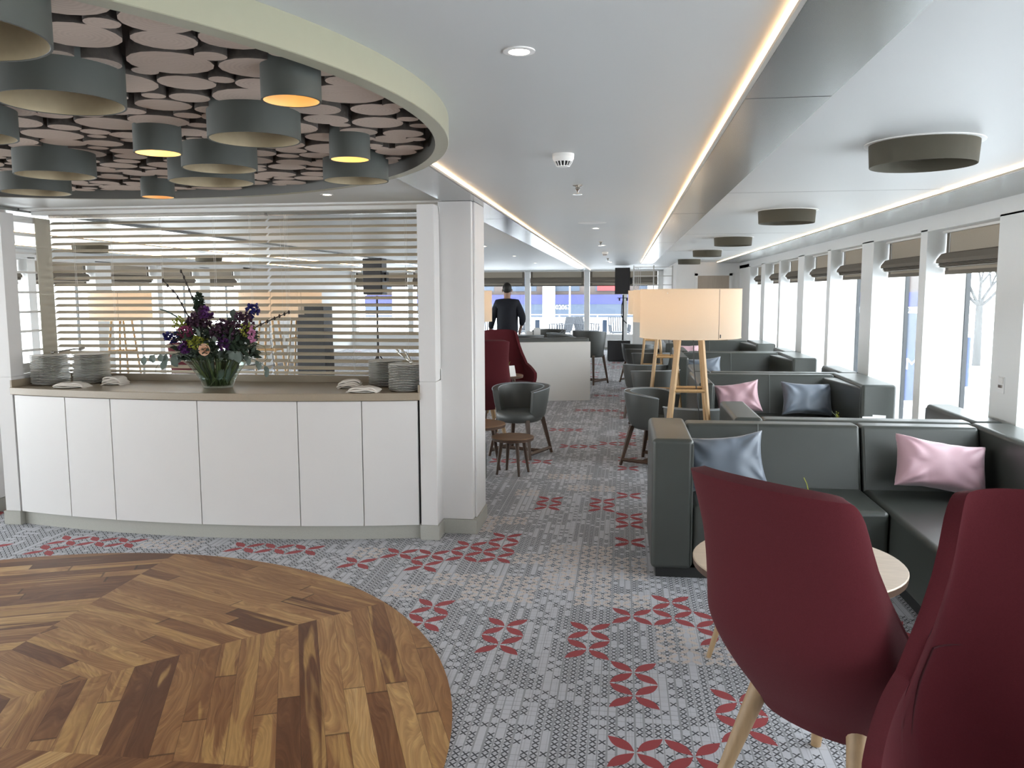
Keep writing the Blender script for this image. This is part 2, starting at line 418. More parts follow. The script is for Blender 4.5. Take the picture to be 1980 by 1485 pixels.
led(mir(1.979),mir(1.965),-3.8,23.4,'glowing strip seen through the slatted blind, lowest of the three there')
m=MB()   # fine joints in the soffits and ceiling panels
for yy in (2.74,6.6,10.4,14.2): m.box(.372,.632,yy,yy+.004,ZB-.0006,ZB)
for yy in (5.5,9.3,13.1): m.box(.634,1.964,yy,yy+.004,ZC-.0006,ZC)
for yy in (6.8,10.6,14.4): m.box(-1.195,-.93,yy,yy+.004,ZB-.0006,ZB)

tag(m.build('trim_1',M['shadow_gap']),kind='structure')

# ------------------------------------------------------------------ ring with logs
RX,RY,RR_=-2.55,2.62,1.957
ring=empty('ceiling_feature',(RX,RY,ZC),0,'large round ceiling recess lined with sawn log slices inside a champagne ring','ceiling feature')
m=MB().lathe([(RR_,0),(RR_,-.081),(RR_-.045,-.081),(RR_-.045,-.0785),(RR_,-.0005)][:2]+[(RR_-.002,-.083),(RR_-.05,-.083)],160); m.build('outer_ring',M['ringm'],ring,smooth='auto')
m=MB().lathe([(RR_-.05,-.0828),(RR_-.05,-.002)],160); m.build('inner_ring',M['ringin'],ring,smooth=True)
m=MB().lathe([(0.001,-.006),(RR_-.05,-.006)],96); m.build('backing_panel',M['dark'],ring)  # black disc, colour stands in for deep shade between the log slices
DR=[ # x,y,dia,zbottom,h,kind
 (-1.25,1.43,.36,2.125,.13,0),(-1.448,2.03,.31,2.14,.12,0),(-2.05,2.40,.30,2.14,.12,0),(-.851,2.094,.152,2.14,.12,1),(-1.182,2.594,.29,2.14,.12,0),
 (-1.63,2.787,.16,2.14,.12,1),(-1.592,3.166,.287,2.14,.12,0),(-1.80,3.50,.36,2.135,.12,0),(-1.009,3.022,.149,2.14,.12,1),(-1.173,3.59,.284,2.14,.12,0),
 (-2.356,3.238,.311,2.14,.12,0),(-2.845,3.761,.31,2.14,.12,0),(-2.369,4.03,.162,2.14,.12,1),(-3.2,2.9,.3,2.14,.12,0),(-3.5,1.8,.3,2.14,.12,0),(-2.5,1.5,.16,2.14,.12,1)]
LOGS=[]
rl=random.Random(11)
keep=[(x-RX,y-RY,d/2-.02) for x,y,d,*_ in DR]
radii=[.135]*26+[.105]*60+[.08]*190+[.058]*420+[.04]*900
for r0 in radii:
    best=None
    for t in range(60 if r0>.05 else 30):
        r=r0*rl.uniform(.86,1.14); a=rl.uniform(0,2*pi); q=sqrt(rl.random())*(RR_-.06-r); x,y=q*cos(a),q*sin(a)
        ok=True
        for (X_,Y_,R_) in LOGS:
            dd=(x-X_)**2+(y-Y_)**2
            if dd<(r+R_-.004)**2: ok=False;break
        if ok:
            for (X_,Y_,R_) in keep:
                if (x-X_)**2+(y-Y_)**2<(max(0,R_-r*.5))**2: ok=False;break
        if ok: best=(x,y,r); break
    if best: LOGS.append(best)
def grow():
    for i in range(len(LOGS)):
        x,y,r=LOGS[i]; lim=r*1.5
        for j,(a,b,c_) in enumerate(LOGS):
            if j!=i:
                q=sqrt((x-a)**2+(y-b)**2)-c_-.0035
                if q<lim: lim=q
        lim=min(lim,RR_-.055-sqrt(x*x+y*y))
        if lim>r: LOGS[i]=(x,y,lim)
grow()
def logmesh(m,uv,tone,x,y,r,rg,z0,local=False):
    n=18; ox,oy=(0,0) if local else (x,y); ph=rg.uniform(0,9); ec=rg.uniform(.92,1.0); ea=rg.uniform(0,pi); h=rg.uniform(-.004,.010)
    zb=z0+h; pts=[]
    for k in range(n):
        t=2*pi*k/n; rr_=r*(1+.035*noise.noise(Vector((cos(t)*1.3+ph,sin(t)*1.3,ph))))*(1-(1-ec)*abs(sin(t-ea)))
        pts.append((rr_*cos(t),rr_*sin(t)))
    b=len(m.v)
    m.v+=[(ox+p[0],oy+p[1],zb) for p in pts]+[(ox+p[0]*1.01,oy+p[1]*1.01,zb+.004) for p in pts]+[(ox+p[0]*1.0,oy+p[1]*1.0,-.004) for p in pts]
    face=len(m.f); m.f.append(tuple(b+k for k in range(n-1,-1,-1)))
    for q in range(2):
        for k in range(n):
            m.f.append((b+q*n+k,b+q*n+(k+1)%n,b+(q+1)*n+(k+1)%n,b+(q+1)*n+k))
    uv[face]=[(pts[k][0]+ .0,pts[k][1]) for k in range(n-1,-1,-1)]; tone[face]=rg.random()
def finlog(m,uv,tone,name,parent,loc=None):
    me=bpy.data.meshes.new(name); me.from_pydata(m.v,[],m.f); me.materials.append(M['log']); me.materials.append(M['bark'])
    L=me.uv_layers.new(name='UVMap'); ta=me.attributes.new('tone','FLOAT','FACE')
    for p in me.polygons:
        if p.index in uv:
            p.material_index=0
            for li,c in zip(p.loop_indices,uv[p.index]): L.data[li].uv=c
            ta.data[p.index].value=tone[p.index]
        else: p.material_index=1; p.use_smooth=True
    o=bpy.data.objects.new(name,me); put(o,parent)
    if loc: o.location=loc
    return o
def vis(l):
    X_,Y_=RX+l[0],RY+l[1]
    d=sqrt(X_*X_+Y_*Y_); inside= Y_>1.2 and (X_/Y_)>-.80
    return (l[2]/max(d,1)) if inside else 0
LOGS.sort(key=vis,reverse=True)
rg=random.Random(3)
for x,y,r in LOGS[:100]:
    m=MB();uv={};tn={}; logmesh(m,uv,tn,x,y,r,rg,-.047,True); finlog(m,uv,tn,'log_slice',ring,(x,y,0))
m=MB();uv={};tn={}
for x,y,r in LOGS[100:]: logmesh(m,uv,tn,x,y,r,rg,-.047)
o=finlog(m,uv,tn,'log_slice',ring); o['kind']='stuff'
PL=['wide shallow grey drum lamp nearest the camera, cut off by the top left corner','wide grey drum lamp with bronze lining, large one near the top left under the logs',
 'wide grey drum lamp cut off by the left edge of the photo','small deep grey drum lamp with gold glow, the largest and nearest of the small ones','wide grey drum lamp just below and left of the nearest small glowing one',
 'small deep grey drum lamp with gold glow, left of the middle of the log recess','wide grey drum lamp right below the small glowing lamp at the middle of the recess','wide grey drum lamp low in the recess, overlapped by the small furthest glowing lamp',
 'small deep grey drum lamp with gold glow, rightmost of the small ones','wide grey drum lamp at the right rim of the recess, behind the rightmost small one','wide grey drum lamp at the left, second lowest of the left-hand group',
 'wide grey drum lamp at the far left rim of the recess, lowest on the left','small deep grey drum lamp with gold glow, furthest from the camera at the far rim','wide grey drum lamp beyond the left edge of the photo, beside the middle of the recess',
 'wide grey drum lamp above the left part of the wooden floor, out of the photo','small grey drum lamp above the wooden floor, out of the photo']
for (x,y,d,zb,h,k),lb in zip(DR[:13],PL):
    e=empty('drum_lamp',(x,y,zb),0,lb,'ceiling lamp','drum lamps hanging in the log recess'); r=d/2; H=ZC-.003-zb
    MB().lathe([(r-.006,0.001),(r-.006,H)],48).build('lining',M['druminB' if k else 'druminA'],e,smooth=True)
    MB().lathe([(r-.006,0.001),(r-.005,0),(r,0),(r,.001),(r,H)],48).build('shade',M['drum'],e,smooth='auto')
    if k: MB().lathe([(.001,H-.03),(r*.45,H-.03),(r*.5,H-.02),(r*.5,H)],24).build('bulb',M['bulb'],e,smooth='auto')
    else: MB().lathe([(.001,H-.012),(r-.008,H-.012)],32).build('diffuser',M['druminA'],e)

# ------------------------------------------------------------------ olive drums over the sofas
def odrum(x,y,label):
    e=empty('ceiling_drum_lamp',(x,y,ZC),0,label,'ceiling lamp','flat olive drum lamps over the sofas')
    MB().lathe([(.215,-.002),(.215,-.018),(.21,-.095),(.209,-.097),(.207,-.097),(.206,-.095),(.206,-.01)],56).build('shade',M['drumo'],e,smooth='auto')
    MB().lathe([(.001,0),(.235,0),(.235,-.004),(.001,-.004)],48).build('ceiling_plate',M['white'],e,smooth='auto')
    MB().lathe([(.001,-.045),(.206,-.045)],40).build('diffuser',M['drumo'],e)
    return e
for i,(y,lb) in enumerate([(3.79,'flat olive drum lamp on the right-hand ceiling, the largest and nearest'),(6.76,'flat olive drum lamp, second from the camera on the right-hand ceiling'),(9.95,'flat olive drum lamp, third from the camera on the right-hand ceiling'),(12.95,'flat olive drum lamp, fourth from the camera on the right-hand ceiling'),(16.4,'flat olive drum lamp, smallest and furthest one on the right-hand ceiling')]):
    odrum(1.255,y,lb)
for y,lb in [(6.9,'flat olive drum lamp seen through the slatted blind, the nearest one at its upper left'),(10.0,'flat olive drum lamp seen through the slatted blind, second one along'),(13.1,'flat olive drum lamp seen through the slatted blind, third and smallest')]:
    odrum(mir(1.255),y,lb)

# ------------------------------------------------------------------ small ceiling things
def downlight(x,y,label,r=.042):
    e=empty('downlight',(x,y,ZC),0,label,'ceiling light','recessed ceiling spotlights')
    MB().lathe([(r*.62,-.001),(r*.66,-.004),(r,-.003),(r,0)],32).build('trim_ring',M['white'],e,smooth='auto')
    MB().lathe([(.001,-.0015),(r*.66,-.0015)],24).build('lens',M['dlight'],e)
downlight(-.276,2.213,'round recessed ceiling light with chrome rim, nearest one above the aisle')
for y,lb in [(8.27,'small lit ceiling spot above the aisle, second from the camera'),(11.3,'small lit ceiling spot above the aisle, third from the camera'),(17.6,'small lit ceiling spot at the far end of the aisle')]: downlight(-.277,y,lb)
for y,lb in [(11.2,'lit ceiling spot left of the strip above the man, nearest of the three'),(14.3,'lit ceiling spot left of the strip above the man, middle of the three'),(17.8,'lit ceiling spot left of the strip above the man, furthest of the three'),(5.16,'lit ceiling spot just under the log ring, above the slatted blind')]: downlight(-1.88,y,lb)
def smoke(x,y,label):
    e=empty('smoke_detector',(x,y,ZC),0,label,'smoke detector','white smoke detectors on the ceiling')
    MB().lathe([(.05,0),(.05,-.012),(.049,-.013),(.049,-.022),(.040,-.035)],32).build('base',M['white'],e,smooth='auto')
    MB().lathe([(.034,-.034),(.026,-.052)],24).build('sensor_chamber',M['black'],e,smooth=True)
    m=MB()
    for k in range(14):
        t=2*pi*k/14; m.bar((.040*cos(t),.040*sin(t),-.034),(.028*cos(t),.028*sin(t),-.055),.004)
    m.build('grille',M['white'],e)
    MB().lathe([(.001,-.058),(.027,-.058),(.029,-.054)],24).build('cap',M['white'],e,smooth='auto')
smoke(-.278,3.845,'white slotted smoke detector on the ceiling above the aisle, the nearest'); smoke(-.29,13.2,'small white smoke detector far down the aisle ceiling')
def sprinkler(x,y,label):
    e=empty('sprinkler',(x,y,ZC),0,label,'sprinkler','sprinkler heads above the aisle')
    MB().lathe([(.001,0),(.03,0),(.03,-.004),(.012,-.008),(.014,-.022),(.006,-.034),(.003,-.05)],20).build('body',M['silver'],e,smooth='auto')
    MB().lathe([(.001,-.05),(.030,-.052),(.030,-.0535),(.001,-.054)],20).build('deflector',M['chrome'],e,smooth='auto')
sprinkler(-.273,4.965,'chrome sprinkler head behind the nearest smoke detector'); sprinkler(-.285,10.48,'chrome sprinkler head halfway down the aisle'); sprinkler(-.29,15.6,'chrome sprinkler head, furthest down the aisle')
m=MB().lathe([(.001,-.004),(.11,-.004),(.13,-.001),(.13,0)],32,(-.287,7.64)); m.v=[(x,y,z+ZC) for x,y,z in m.v]; tag(m.build('ceiling_vent',M['white'],smooth='auto'),'flat round white vent cover on the aisle ceiling','vent')

# ------------------------------------------------------------------ right wall with windows (and its mirror image)
posts=[]
yy=5.69; wide=True
c=[5.69+1.585*k for k in range(-6,8)]
for k,y in zip(range(-6,8),c):
    w=.40 if k%2==0 else .155; posts.append((y-w/2,y+w/2))
def mx(m,side):
    if side<0: m.v=[(mir(x),y,z) for x,y,z in m.v]
    return m
wn=[0]
ROM_LB=[]
def roman(y0,y1,side,label,group):
    e=empty('roman_blind',(0,(y0+y1)/2,0),0,label,'roman blind',group); h=(y1-y0)/2-.012
    def ext(prof,a,b,th=.006):
        m=MB(); n=len(prof)
        vs=[(x,a,z) for x,z in prof]+[(x,b,z) for x,z in prof]
        m.add(vs,[(i,i+1,n+i+1,n+i) for i in range(n-1)])
        return mx(m,side)
    # upper flat panel
    pnl=ext([(2.60,2.13),(2.60,1.955)],-h+.07,h-.07).build('panel',M['romanL'],e,solid=.006,off=0)
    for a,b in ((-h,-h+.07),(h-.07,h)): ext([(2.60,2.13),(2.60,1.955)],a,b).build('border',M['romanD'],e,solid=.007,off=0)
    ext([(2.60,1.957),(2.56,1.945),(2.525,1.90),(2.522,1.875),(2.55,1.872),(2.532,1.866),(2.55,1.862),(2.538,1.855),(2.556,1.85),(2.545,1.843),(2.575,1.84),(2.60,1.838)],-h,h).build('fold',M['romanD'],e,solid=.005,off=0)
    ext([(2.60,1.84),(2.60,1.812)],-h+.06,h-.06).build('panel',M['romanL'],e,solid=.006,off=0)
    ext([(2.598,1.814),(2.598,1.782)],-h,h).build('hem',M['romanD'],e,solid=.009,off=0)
    for a in (-h+.075,h-.075): mx(MB().tube([(2.594,a,2.13),(2.592,a,1.95)],.004,6),side).build('piping',M['card'],pnl)
    for a in (-h+.06,h-.06): ext([(2.599,1.84),(2.599,1.812)],a-.06 if a<0 else a,a if a<0 else a+.06).build('border',M['romanD'],e,solid=.007,off=0)
    mx(MB().box(2.56,2.62,-h,h,2.112,2.132),side).build('headrail',M['white'],e)
def sidewall(side,name,yend,labels,group):
    m=MB()
    m.box(XR,XR+.36,YB0,yend,2.13,ZC+.02); m.box(XR,XR+.36,YB0,yend,-.02,.10)
    m.box(XR,XR+.36,posts[-1][1] if posts[-1][1]<yend else yend-.2,yend,.0,2.2)
    for a,b in posts:
        if b<yend+.3: m.box(XR,XR+.34,a,b,.08,2.15)
    m.box(XR,XR+.36,YB0,posts[0][0]-.9,.05,2.2)
    mx(m,side); tag(m.build(name,M['reveal'],bevel=.004,seg=1),kind='structure')
    li=0
    for i in range(len(posts)-1):
        a,b=posts[i][1],posts[i+1][0]
        if b>yend: break
        wn[0]+=1
        e=empty('window_%d'%wn[0],(0,(a+b)/2,0)); e['kind']='structure'; h=(b-a)/2
        mx(MB().box(2.785,2.79,-h,h,.1,2.13),side).build('pane',M['glass'],e)
        f=MB()
        for s in (-1,1): f.box(2.765,2.80,s*h-.012,s*h+.012,.1,2.13)
        f.box(2.765,2.80,-h,h,.1,.125); f.box(2.765,2.80,-h,h,2.105,2.13)
        mx(f,side).build('window_frame',M['mull'],e)
        if a>(3 if side>0 else 4.5):
            nm=labels[li] if li<len(labels) else labels[-1]; li+=1
            roman(a,b,side,nm,group)
RL=['taupe roman blind at the right edge of the photo, mostly out of frame','taupe roman blind in the nearest fully visible right-hand window','taupe roman blind, second along the right-hand windows','taupe roman blind, third along the right-hand windows','taupe roman blind, fourth along the right-hand windows','taupe roman blind, fifth along the right-hand windows','taupe roman blind, sixth along the right-hand windows','taupe roman blind, seventh along the right-hand windows','taupe roman blind, last and smallest of the right-hand row']
sidewall(1,'wall_right',18.2,RL,'roman blinds along the right-hand windows')
LL=['taupe roman blind on the far side of the ship, seen behind the left ladder screen','taupe roman blind through the slatted blind, second along the far side','taupe roman blind through the slatted blind, third along the far side','taupe roman blind through the slatted blind, fourth along the far side','taupe roman blind through the slatted blind, fifth along the far side','taupe roman blind through the slatted blind, sixth along the far side','taupe roman blind through the slatted blind, seventh along the far side']
sidewall(-1,'wall_left',17.5,LL,'roman blinds on the far side of the ship')
m=MB().box(XL-.36,XL,17.5,YF,0,ZC+.02); tag(m.build('wall_left_end',M['reveal']),kind='structure')
m=MB().box(XL-.4,XR+.4,YB0-.1,YB0,0,ZC+.05); tag(m.build('wall_back',M['white']),kind='structure')
# wall switch on the nearest wide post
sw=empty('wall_switch',(XR,5.72,1.04),0,'white switch plate on the wide window post at the right edge','switch')
MB().box(-.006,0,-.05,.05,-.055,.055).build('plate',M['card'],sw,bevel=.003)
MB().box(-.014,-.005,-.045,.02,.012,.05).build('rocker',M['white'],sw,bevel=.002)
MB().box(-.0155,-.006,-.028,.012,-.018,.0).build('indicator',M['silver'],sw)

# ------------------------------------------------------------------ far wall with a shallow bow of windows
far=MB(); far.box(XL-.1,1.4,YF,YF+.2,0,.43); far.box(XL-.1,1.4,YF,YF+.2,2.235,ZC+.02)
FX=[-8.0,-6.25,-4.5,-2.74,-.99+.0,.13-.0,1.05]
FX=[1.05,.05,-.99-.05,-2.76,-4.5,-6.25,-8.0]
for x in FX: far.box(x-.075,x+.075,YF-.03,YF+.2,.40,2.24)
far.box(XL-.1,1.4,YF-.02,YF,.38,.44)
tag(far.build('wall_far',M['reveal'],bevel=.004,seg=1),kind='structure')
tag(MB().box(XL,.9,YF-.015,YF,0,.06).build('baseboard_far',M['plinth']),kind='structure')
FLB=['pale roman blind at the far end right of the speaker','pale roman blind at the far end, behind the black speaker','pale roman blind at the far end, in the middle above the white low wall','pale roman blind at the far end above the man','pale roman blind at the far end, hidden behind the counter partition','pale roman blind at the far left end of the ship']
for i in range(len(FX)-1):
    b,a=FX[i]-.075,FX[i+1]+.075; wn[0]+=1
    e=empty('window_%d'%wn[0],((a+b)/2,YF+.12,0)); e['kind']='structure'; h=(b-a)/2
    MB().box(-h,h,0,.006,.43,2.235).build('pane',M['glass'],e)
    m=MB(); m.box(-h,h,-.01,.02,1.82,1.845); m.box(-.012,.012,-.01,.02,.43,1.83) if i==9 else None; m.build('window_frame',M['mull'],e)
    e=empty('roman_blind',((a+b)/2,YF-.01,0),0,FLB[i],'roman blind','roman blinds at the far end'); h-=.01
    MB().box(-h+.07,h-.07,0,.01,2.06,2.235).build('panel',M['romanL'],e)
    for s in (-1,1): MB().box(min(s*h,s*(h-.07)),max(s*h,s*(h-.07)),-.002,.012,1.83,2.235).build('border',M['romanD'],e)
    m=MB()
    pr=[(0,2.065),(-.04,2.05),(-.07,1.99),(-.07,1.95),(-.03,1.94),(-.05,1.93),(0,1.90)]
    n=len(pr); m.add([(-h,y,z) for y,z in pr]+[(h,y,z) for y,z in pr],[(i_,i_+1,n+i_+1,n+i_) for i_ in range(n-1)]); m.build('fold',M['romanD'],e,solid=.005,off=0)
    MB().box(-h+.06,h-.06,0,.01,1.86,1.90).build('panel',M['romanL'],e); MB().box(-h,h,-.003,.012,1.83,1.862).build('hem',M['romanD'],e)

# cabin wall at the far right, with its door
m=MB(); m.box(1.12,1.52,18.2,18.3,0,ZC); m.box(2.30,XR+.1,18.2,18.3,0,ZC); m.box(1.52,2.30,18.2,18.3,2.04,ZC); m.box(1.12,1.2,18.3,YF,0,ZC)
tag(m.build('wall_cabin',M['white']),kind='structure')
d=empty('door_1',(1.91,18.2,0)); d['kind']='structure'
m=MB(); m.box(-.39,-.33,-.02,.06,0,2.04); m.box(.33,.39,-.02,.06,0,2.04); m.box(-.39,.39,-.02,.06,1.99,2.06); m.build('door_frame',M['white'],d)
MB().box(-.33,.33,.01,.05,0,1.99).build('door_leaf',M['doorw'],d)
MB().tube([(.27,-.03,1.0),(.27,.01,1.0)],.01).tube([(.27,-.03,1.0),(.17,-.03,1.0)],.009).build('door_handle',M['chrome'],d)

# ------------------------------------------------------------------ counter partition
def yfront(x): return 5.27-.165*(1-((x-XC)/1.47)**2)
def strip(x0,x1,y_in,y_out,z0,z1,n=14):
    f=[(x0+(x1-x0)*i/n) for i in range(n+1)]
    return [(x,yfront(x)+y_out) for x in f]+[(x,5.85 if y_in is None else yfront(x)+y_in) for x in reversed(f)]
tag(MB().prism(strip(-4.265,-1.335,.10,.035,0,0,40),0,.1).build('baseboard_counter',M['plinth']),kind='structure')
wt=empty('worktop',(XC,5.5,.945),0,'long curved taupe stone worktop on the white cupboards','worktop')
def shift(m,v):
    m.v=[(x-v[0],y-v[1],z-v[2]) for x,y,z in m.v]; return m
shift(MB().prism(strip(-4.28,-1.32,None,-.02,0,0,48),.945,.995),(XC,5.5,.945)).build('slab',M['worktop'],wt,bevel=.004,seg=2)
shift(MB().box(-4.27,-1.33,5.80,5.85,.995,1.045),(XC,5.5,.945)).build('upstand',M['worktop'],wt,bevel=.002)
for xa in (-4.279,-1.333): shift(MB().box(xa,xa+.012,5.26,5.80,.995,1.045),(XC,5.5,.945)).build('upstand',M['worktop'],wt)
J=[-4.262,-3.812,-3.445,-2.80,-2.119,-1.699,-1.338]
CB=['white curved cupboard with plain door, leftmost under the worktop','white curved cupboard with plain door, second from the left','wide white cupboard under the flower vase, left of the middle joint','widest white cupboard right of the vase','narrow white cupboard, second from the right end','white cupboard at the right end beneath the plates and napkins']
for i in range(6):
    a,b=J[i],J[i+1]; o=((a+b)/2,5.4,0)
    e=empty('cabinet',o,0,CB[i],'cupboard','white cupboards under the worktop')
    p=strip(a+.003,b-.003,.018,0,0,0,10); shift(MB().prism(p,.10,.94),o).build('door',M['cab'],e,bevel=.0015,seg=1)
    p=strip(a+.001,b-.001,.45,.024,0,0,8); shift(MB().prism(p,.10,.943),o).build('body',M['shadow_gap'],e)
# back of the counter, frames and pillars
m=MB(); m.box(-4.4,-1.2,5.83,5.9,0,1.04); tag(m.build('wall_counter_back',M['white']),kind='structure')
def pillar(s):
    f=(lambda x:x) if s>0 else mir
    def B(m,x0,x1,*r): a,b=sorted((f(x0),f(x1))); m.box(a,b,*r)
    m=MB(); B(m,-1.325,-1.212,5.27,5.40,.10,1.066); B(m,-1.325,-1.212,5.27,5.40,1.070,2.215); B(m,-1.32,-1.218,5.275,5.395,1.0,1.1)
    B(m,-1.30,-1.212,5.395,5.86,.10,1.066)
    tag(m.build('pillar',M['cab'],bevel=.002,seg=1),kind='structure')
    m=MB(); B(m,-1.33,-1.20,5.26,5.88,0,.10); tag(m.build('baseboard_pillar',M['plinth'],bevel=.002,seg=1),kind='structure')
    o_=0 if s>0 else .32
    m=MB(); B(m,-1.225+o_,-1.0+o_,5.44,5.86,.10,ZB); B(m,-1.0+o_,-.985+o_,5.50,5.86,.10,ZB); tag(m.build('post',M['cab'],bevel=.004,seg=1),kind='structure')
    m=MB(); B(m,-1.23+o_,-.975+o_,5.43,5.87,0,.10); tag(m.build('baseboard_post',M['plinth'],bevel=.002,seg=1),kind='structure')
    e=empty('ladder_screen',(f(-1.24),5.63,1.07),0,'white ladder-like screen with short rungs beside the '+('right end of the blind' if s>0 else 'left end of the blind'),'screen','white ladder screens at the ends of the counter')
    sx=1 if s>0 else -1
    m=MB(); w=.026
    def C(m,x0,x1,*r): a,b=sorted((sx*x0,sx*x1)); m.box(a,b,*r)
    C(m,0,.028,-.23,-.21,0,1.14); C(m,0,.028,.20,.225,0,1.14); C(m,0,.028,-.23,.225,0,.07); C(m,0,.028,-.23,.225,1.10,1.145)
    m.build('frame',M['white'],e,bevel=.001,seg=1)
    for z in (1.01,.878,.738,.592,.447,.305,.163):
        m=MB(); C(m,0.001,.020,-.21,.12 if s>0 else .20,z-.008,z+.008); m.build('rung',M['white'],e)
    m=MB(); C(m,-.03,-.022,-.22 if s>0 else .06,.22,.02,1.14); m.build('panel',M['screen'],e)
pillar(1); pillar(-1)
m=MB(); m.box(-4.40,-1.20,5.74,5.92,2.235,ZC+.005); m.box(-4.4,-1.2,5.62,5.74,2.262,ZC+.003); tag(m.build('ceiling_header',M['white'],bevel=.003,seg=1),kind='structure')
def venetian(x0,x1,label,cords):
    e=empty('venetian_blind',((x0+x1)/2,5.84,0),0,label,'venetian blind','cream slatted blinds above the worktop'); h=(x1-x0)/2
    MB().box(-h,h,-.03,.03,2.215,2.235).build('headrail',M['silver'],e)
    z=2.18; n=0
    sl=None; t=R(24)
    while z>1.085:
        if sl is None:
            m=MB(); c,s=cos(t),sin(t); w=.024
            pts=[(-w*c,-w*s),(0,.004),(w*c,w*s)]
            vs=[(x,y,q) for x in (-h,h) for y,q in pts]; m.add(vs,[(0,1,4,3),(1,2,5,4)])
            sl=m.build('slat',M['slat'],e,solid=.004,off=0,loc=(0,0,z))
        else: dup(sl,loc=(0,0,z),parent=e)
        z-=.0515
    MB().box(-h,h,-.022,.022,1.052,1.07).build('bottom_rail',M['slat'],e,bevel=.003)
    for x in cords:
        for dx in (0,.012): MB().tube([(x+dx-(x0+x1)/2,-.027,2.22),(x+dx-(x0+x1)/2,-.027,1.06)],.0012,5).build('ladder_cord',M['cord'],e)
    return e
v1=venetian(-4.31,-2.595,'left-hand cream slatted blind, the wider one behind the flowers',[-4.12,-3.82,-3.42,-3.0,-2.72])
v2=venetian(-2.575,-1.335,'right-hand cream slatted blind, behind the vase and right-hand plates',[-2.45,-1.95,-1.55])
for dx,zt in ((.10,1.32),(.13,1.24),(.155,1.17)):
    m=MB(); m.tube([(dx-.62,-.04,2.2),(dx-.62,-.04,zt)],.001,4); m.lathe([(.002,zt+.02),(.007,zt+.015),(.011,zt-.022),(.001,zt-.024)],12,(dx-.62,-.04)); m.build('pull_cord',M['cord'],v2)

# ------------------------------------------------------------------ plates, napkins, tongs
def plate_mesh(r=.125):
    m=MB(); m.lathe([(.001,.0),(r*.55,.0),(r*.58,.003),(r*.86,.0075),(r,.0108),(r,.0124),(r*.86,.0098),(r*.6,.006),(.001,.005)],40)
    return m
pm=None
def plates(x,y,n,where,r=.128,dz=.0112,top=''):
    global pm
    for k in range(n):
        lb=('topmost white plate of the pile '+where) if k==n-1 else ('white dinner plate stacked in the pile '+where)
        if pm is None:
            pm=plate_mesh().build('dinner_plate',M['plate'],smooth='auto'); o=pm
            tag(o,lb,'plate','plates in the pile '+where); o.location=(x,y,.9955)
        else:
            o=pm.copy(); COL.objects.link(o); o['label']=lb; o['group']='plates in the pile '+where
            o.location=(x+random.uniform(-.0015,.0015),y+random.uniform(-.0015,.0015),.9955+k*dz)
            s=r/.125; o.scale=(s,s,1)
plates(-4.125,5.48,19,'at the far left end of the worktop',.130)
plates(-3.905,5.63,19,'second from the left end of the worktop',.130)
plates(-1.44,5.385,16,'nearest the right end of the worktop',.122)
plates(-1.665,5.66,16,'behind and left of the nearest right-hand pile',.122)
def drape(name,x,y,z,w,d,label,n,seed,rz=0,layers=3):
    rg=random.Random(seed)
    e=empty(name,(x,y,z),rz,label,'napkins','napkins laid out on the worktop')
    m=MB().lathe([(.001,0),(w*.35,0),(w*.48,.006),(w*.48,.008),(.001,.006)],32); m.build('plate',M['plate'],e,smooth='auto')
    for k in range(layers):
        zz=.009+k*.0125; a=rg.uniform(-.12,.12); ox,oy=rg.uniform(-.012,.012),rg.uniform(-.012,.012); ph=rg.uniform(0,9)
        def fn(u,v):
            X_=(u-.5)*w*(1-.06*k); Y_=(v-.5)*d*(1-.05*k)
            q=noise.noise(Vector((u*3+ph,v*3,ph)))*.008
            return (X_*cos(a)-Y_*sin(a)+ox,X_*sin(a)+Y_*cos(a)+oy,zz+q+.006-.02*(abs(u-.5)*2)**4)
        m=MB().grid(fn,12,8); m.build('napkin',M['cloth'],e,smooth=True,solid=.011,off=0,sub=1)
drape('napkin_pile',-3.86,5.33,.9955,.235,.12,'low folded napkin pile in front of the left-hand plates',2,1,.1,2)
drape('napkin_pile',-3.66,5.53,.9955,.17,.12,'taller napkin pile right of the left-hand plates',3,2,-.1,4)
drape('napkin_pile',-1.87,5.50,.9955,.17,.13,'taller napkin pile left of the right-hand plates',4,3,.15,4)
drape('napkin_pile',-1.70,5.285,.9955,.22,.12,'low napkin pile at the front edge by the right-hand plates',5,4,.05,2)
def tongs(x,y,z,rz,pitch,label,mat='chrome'):
    e=empty('serving_tongs',(x,y,z),rz,label,'tongs','serving tongs on the plates'); e.rotation_euler=(0,pitch,rz)
    for s in (-1,1):
        MB().tube([(0,0,0),(.05,s*.012,0),(.15,s*.028,0),(.17,s*.022,-.004)],[.004,.006,.005,.003],8).build('arm',M[mat],e,smooth=True)
        MB().sphere((.19,s*.018,-.004),.02,10,6,(1.2,.5,.5)).build('spoon_end',M[mat],e,smooth=True)
    MB().sphere((0,0,0),.012).build('hinge',M[mat],e,smooth=True)
tongs(-1.40,5.36,1.187,R(130),R(-22),'chrome serving tongs propped on the right-hand plates'); tongs(-4.13,5.52,1.225,R(28),R(-8),'dark serving tongs lying across the two left-hand plate piles','silver')

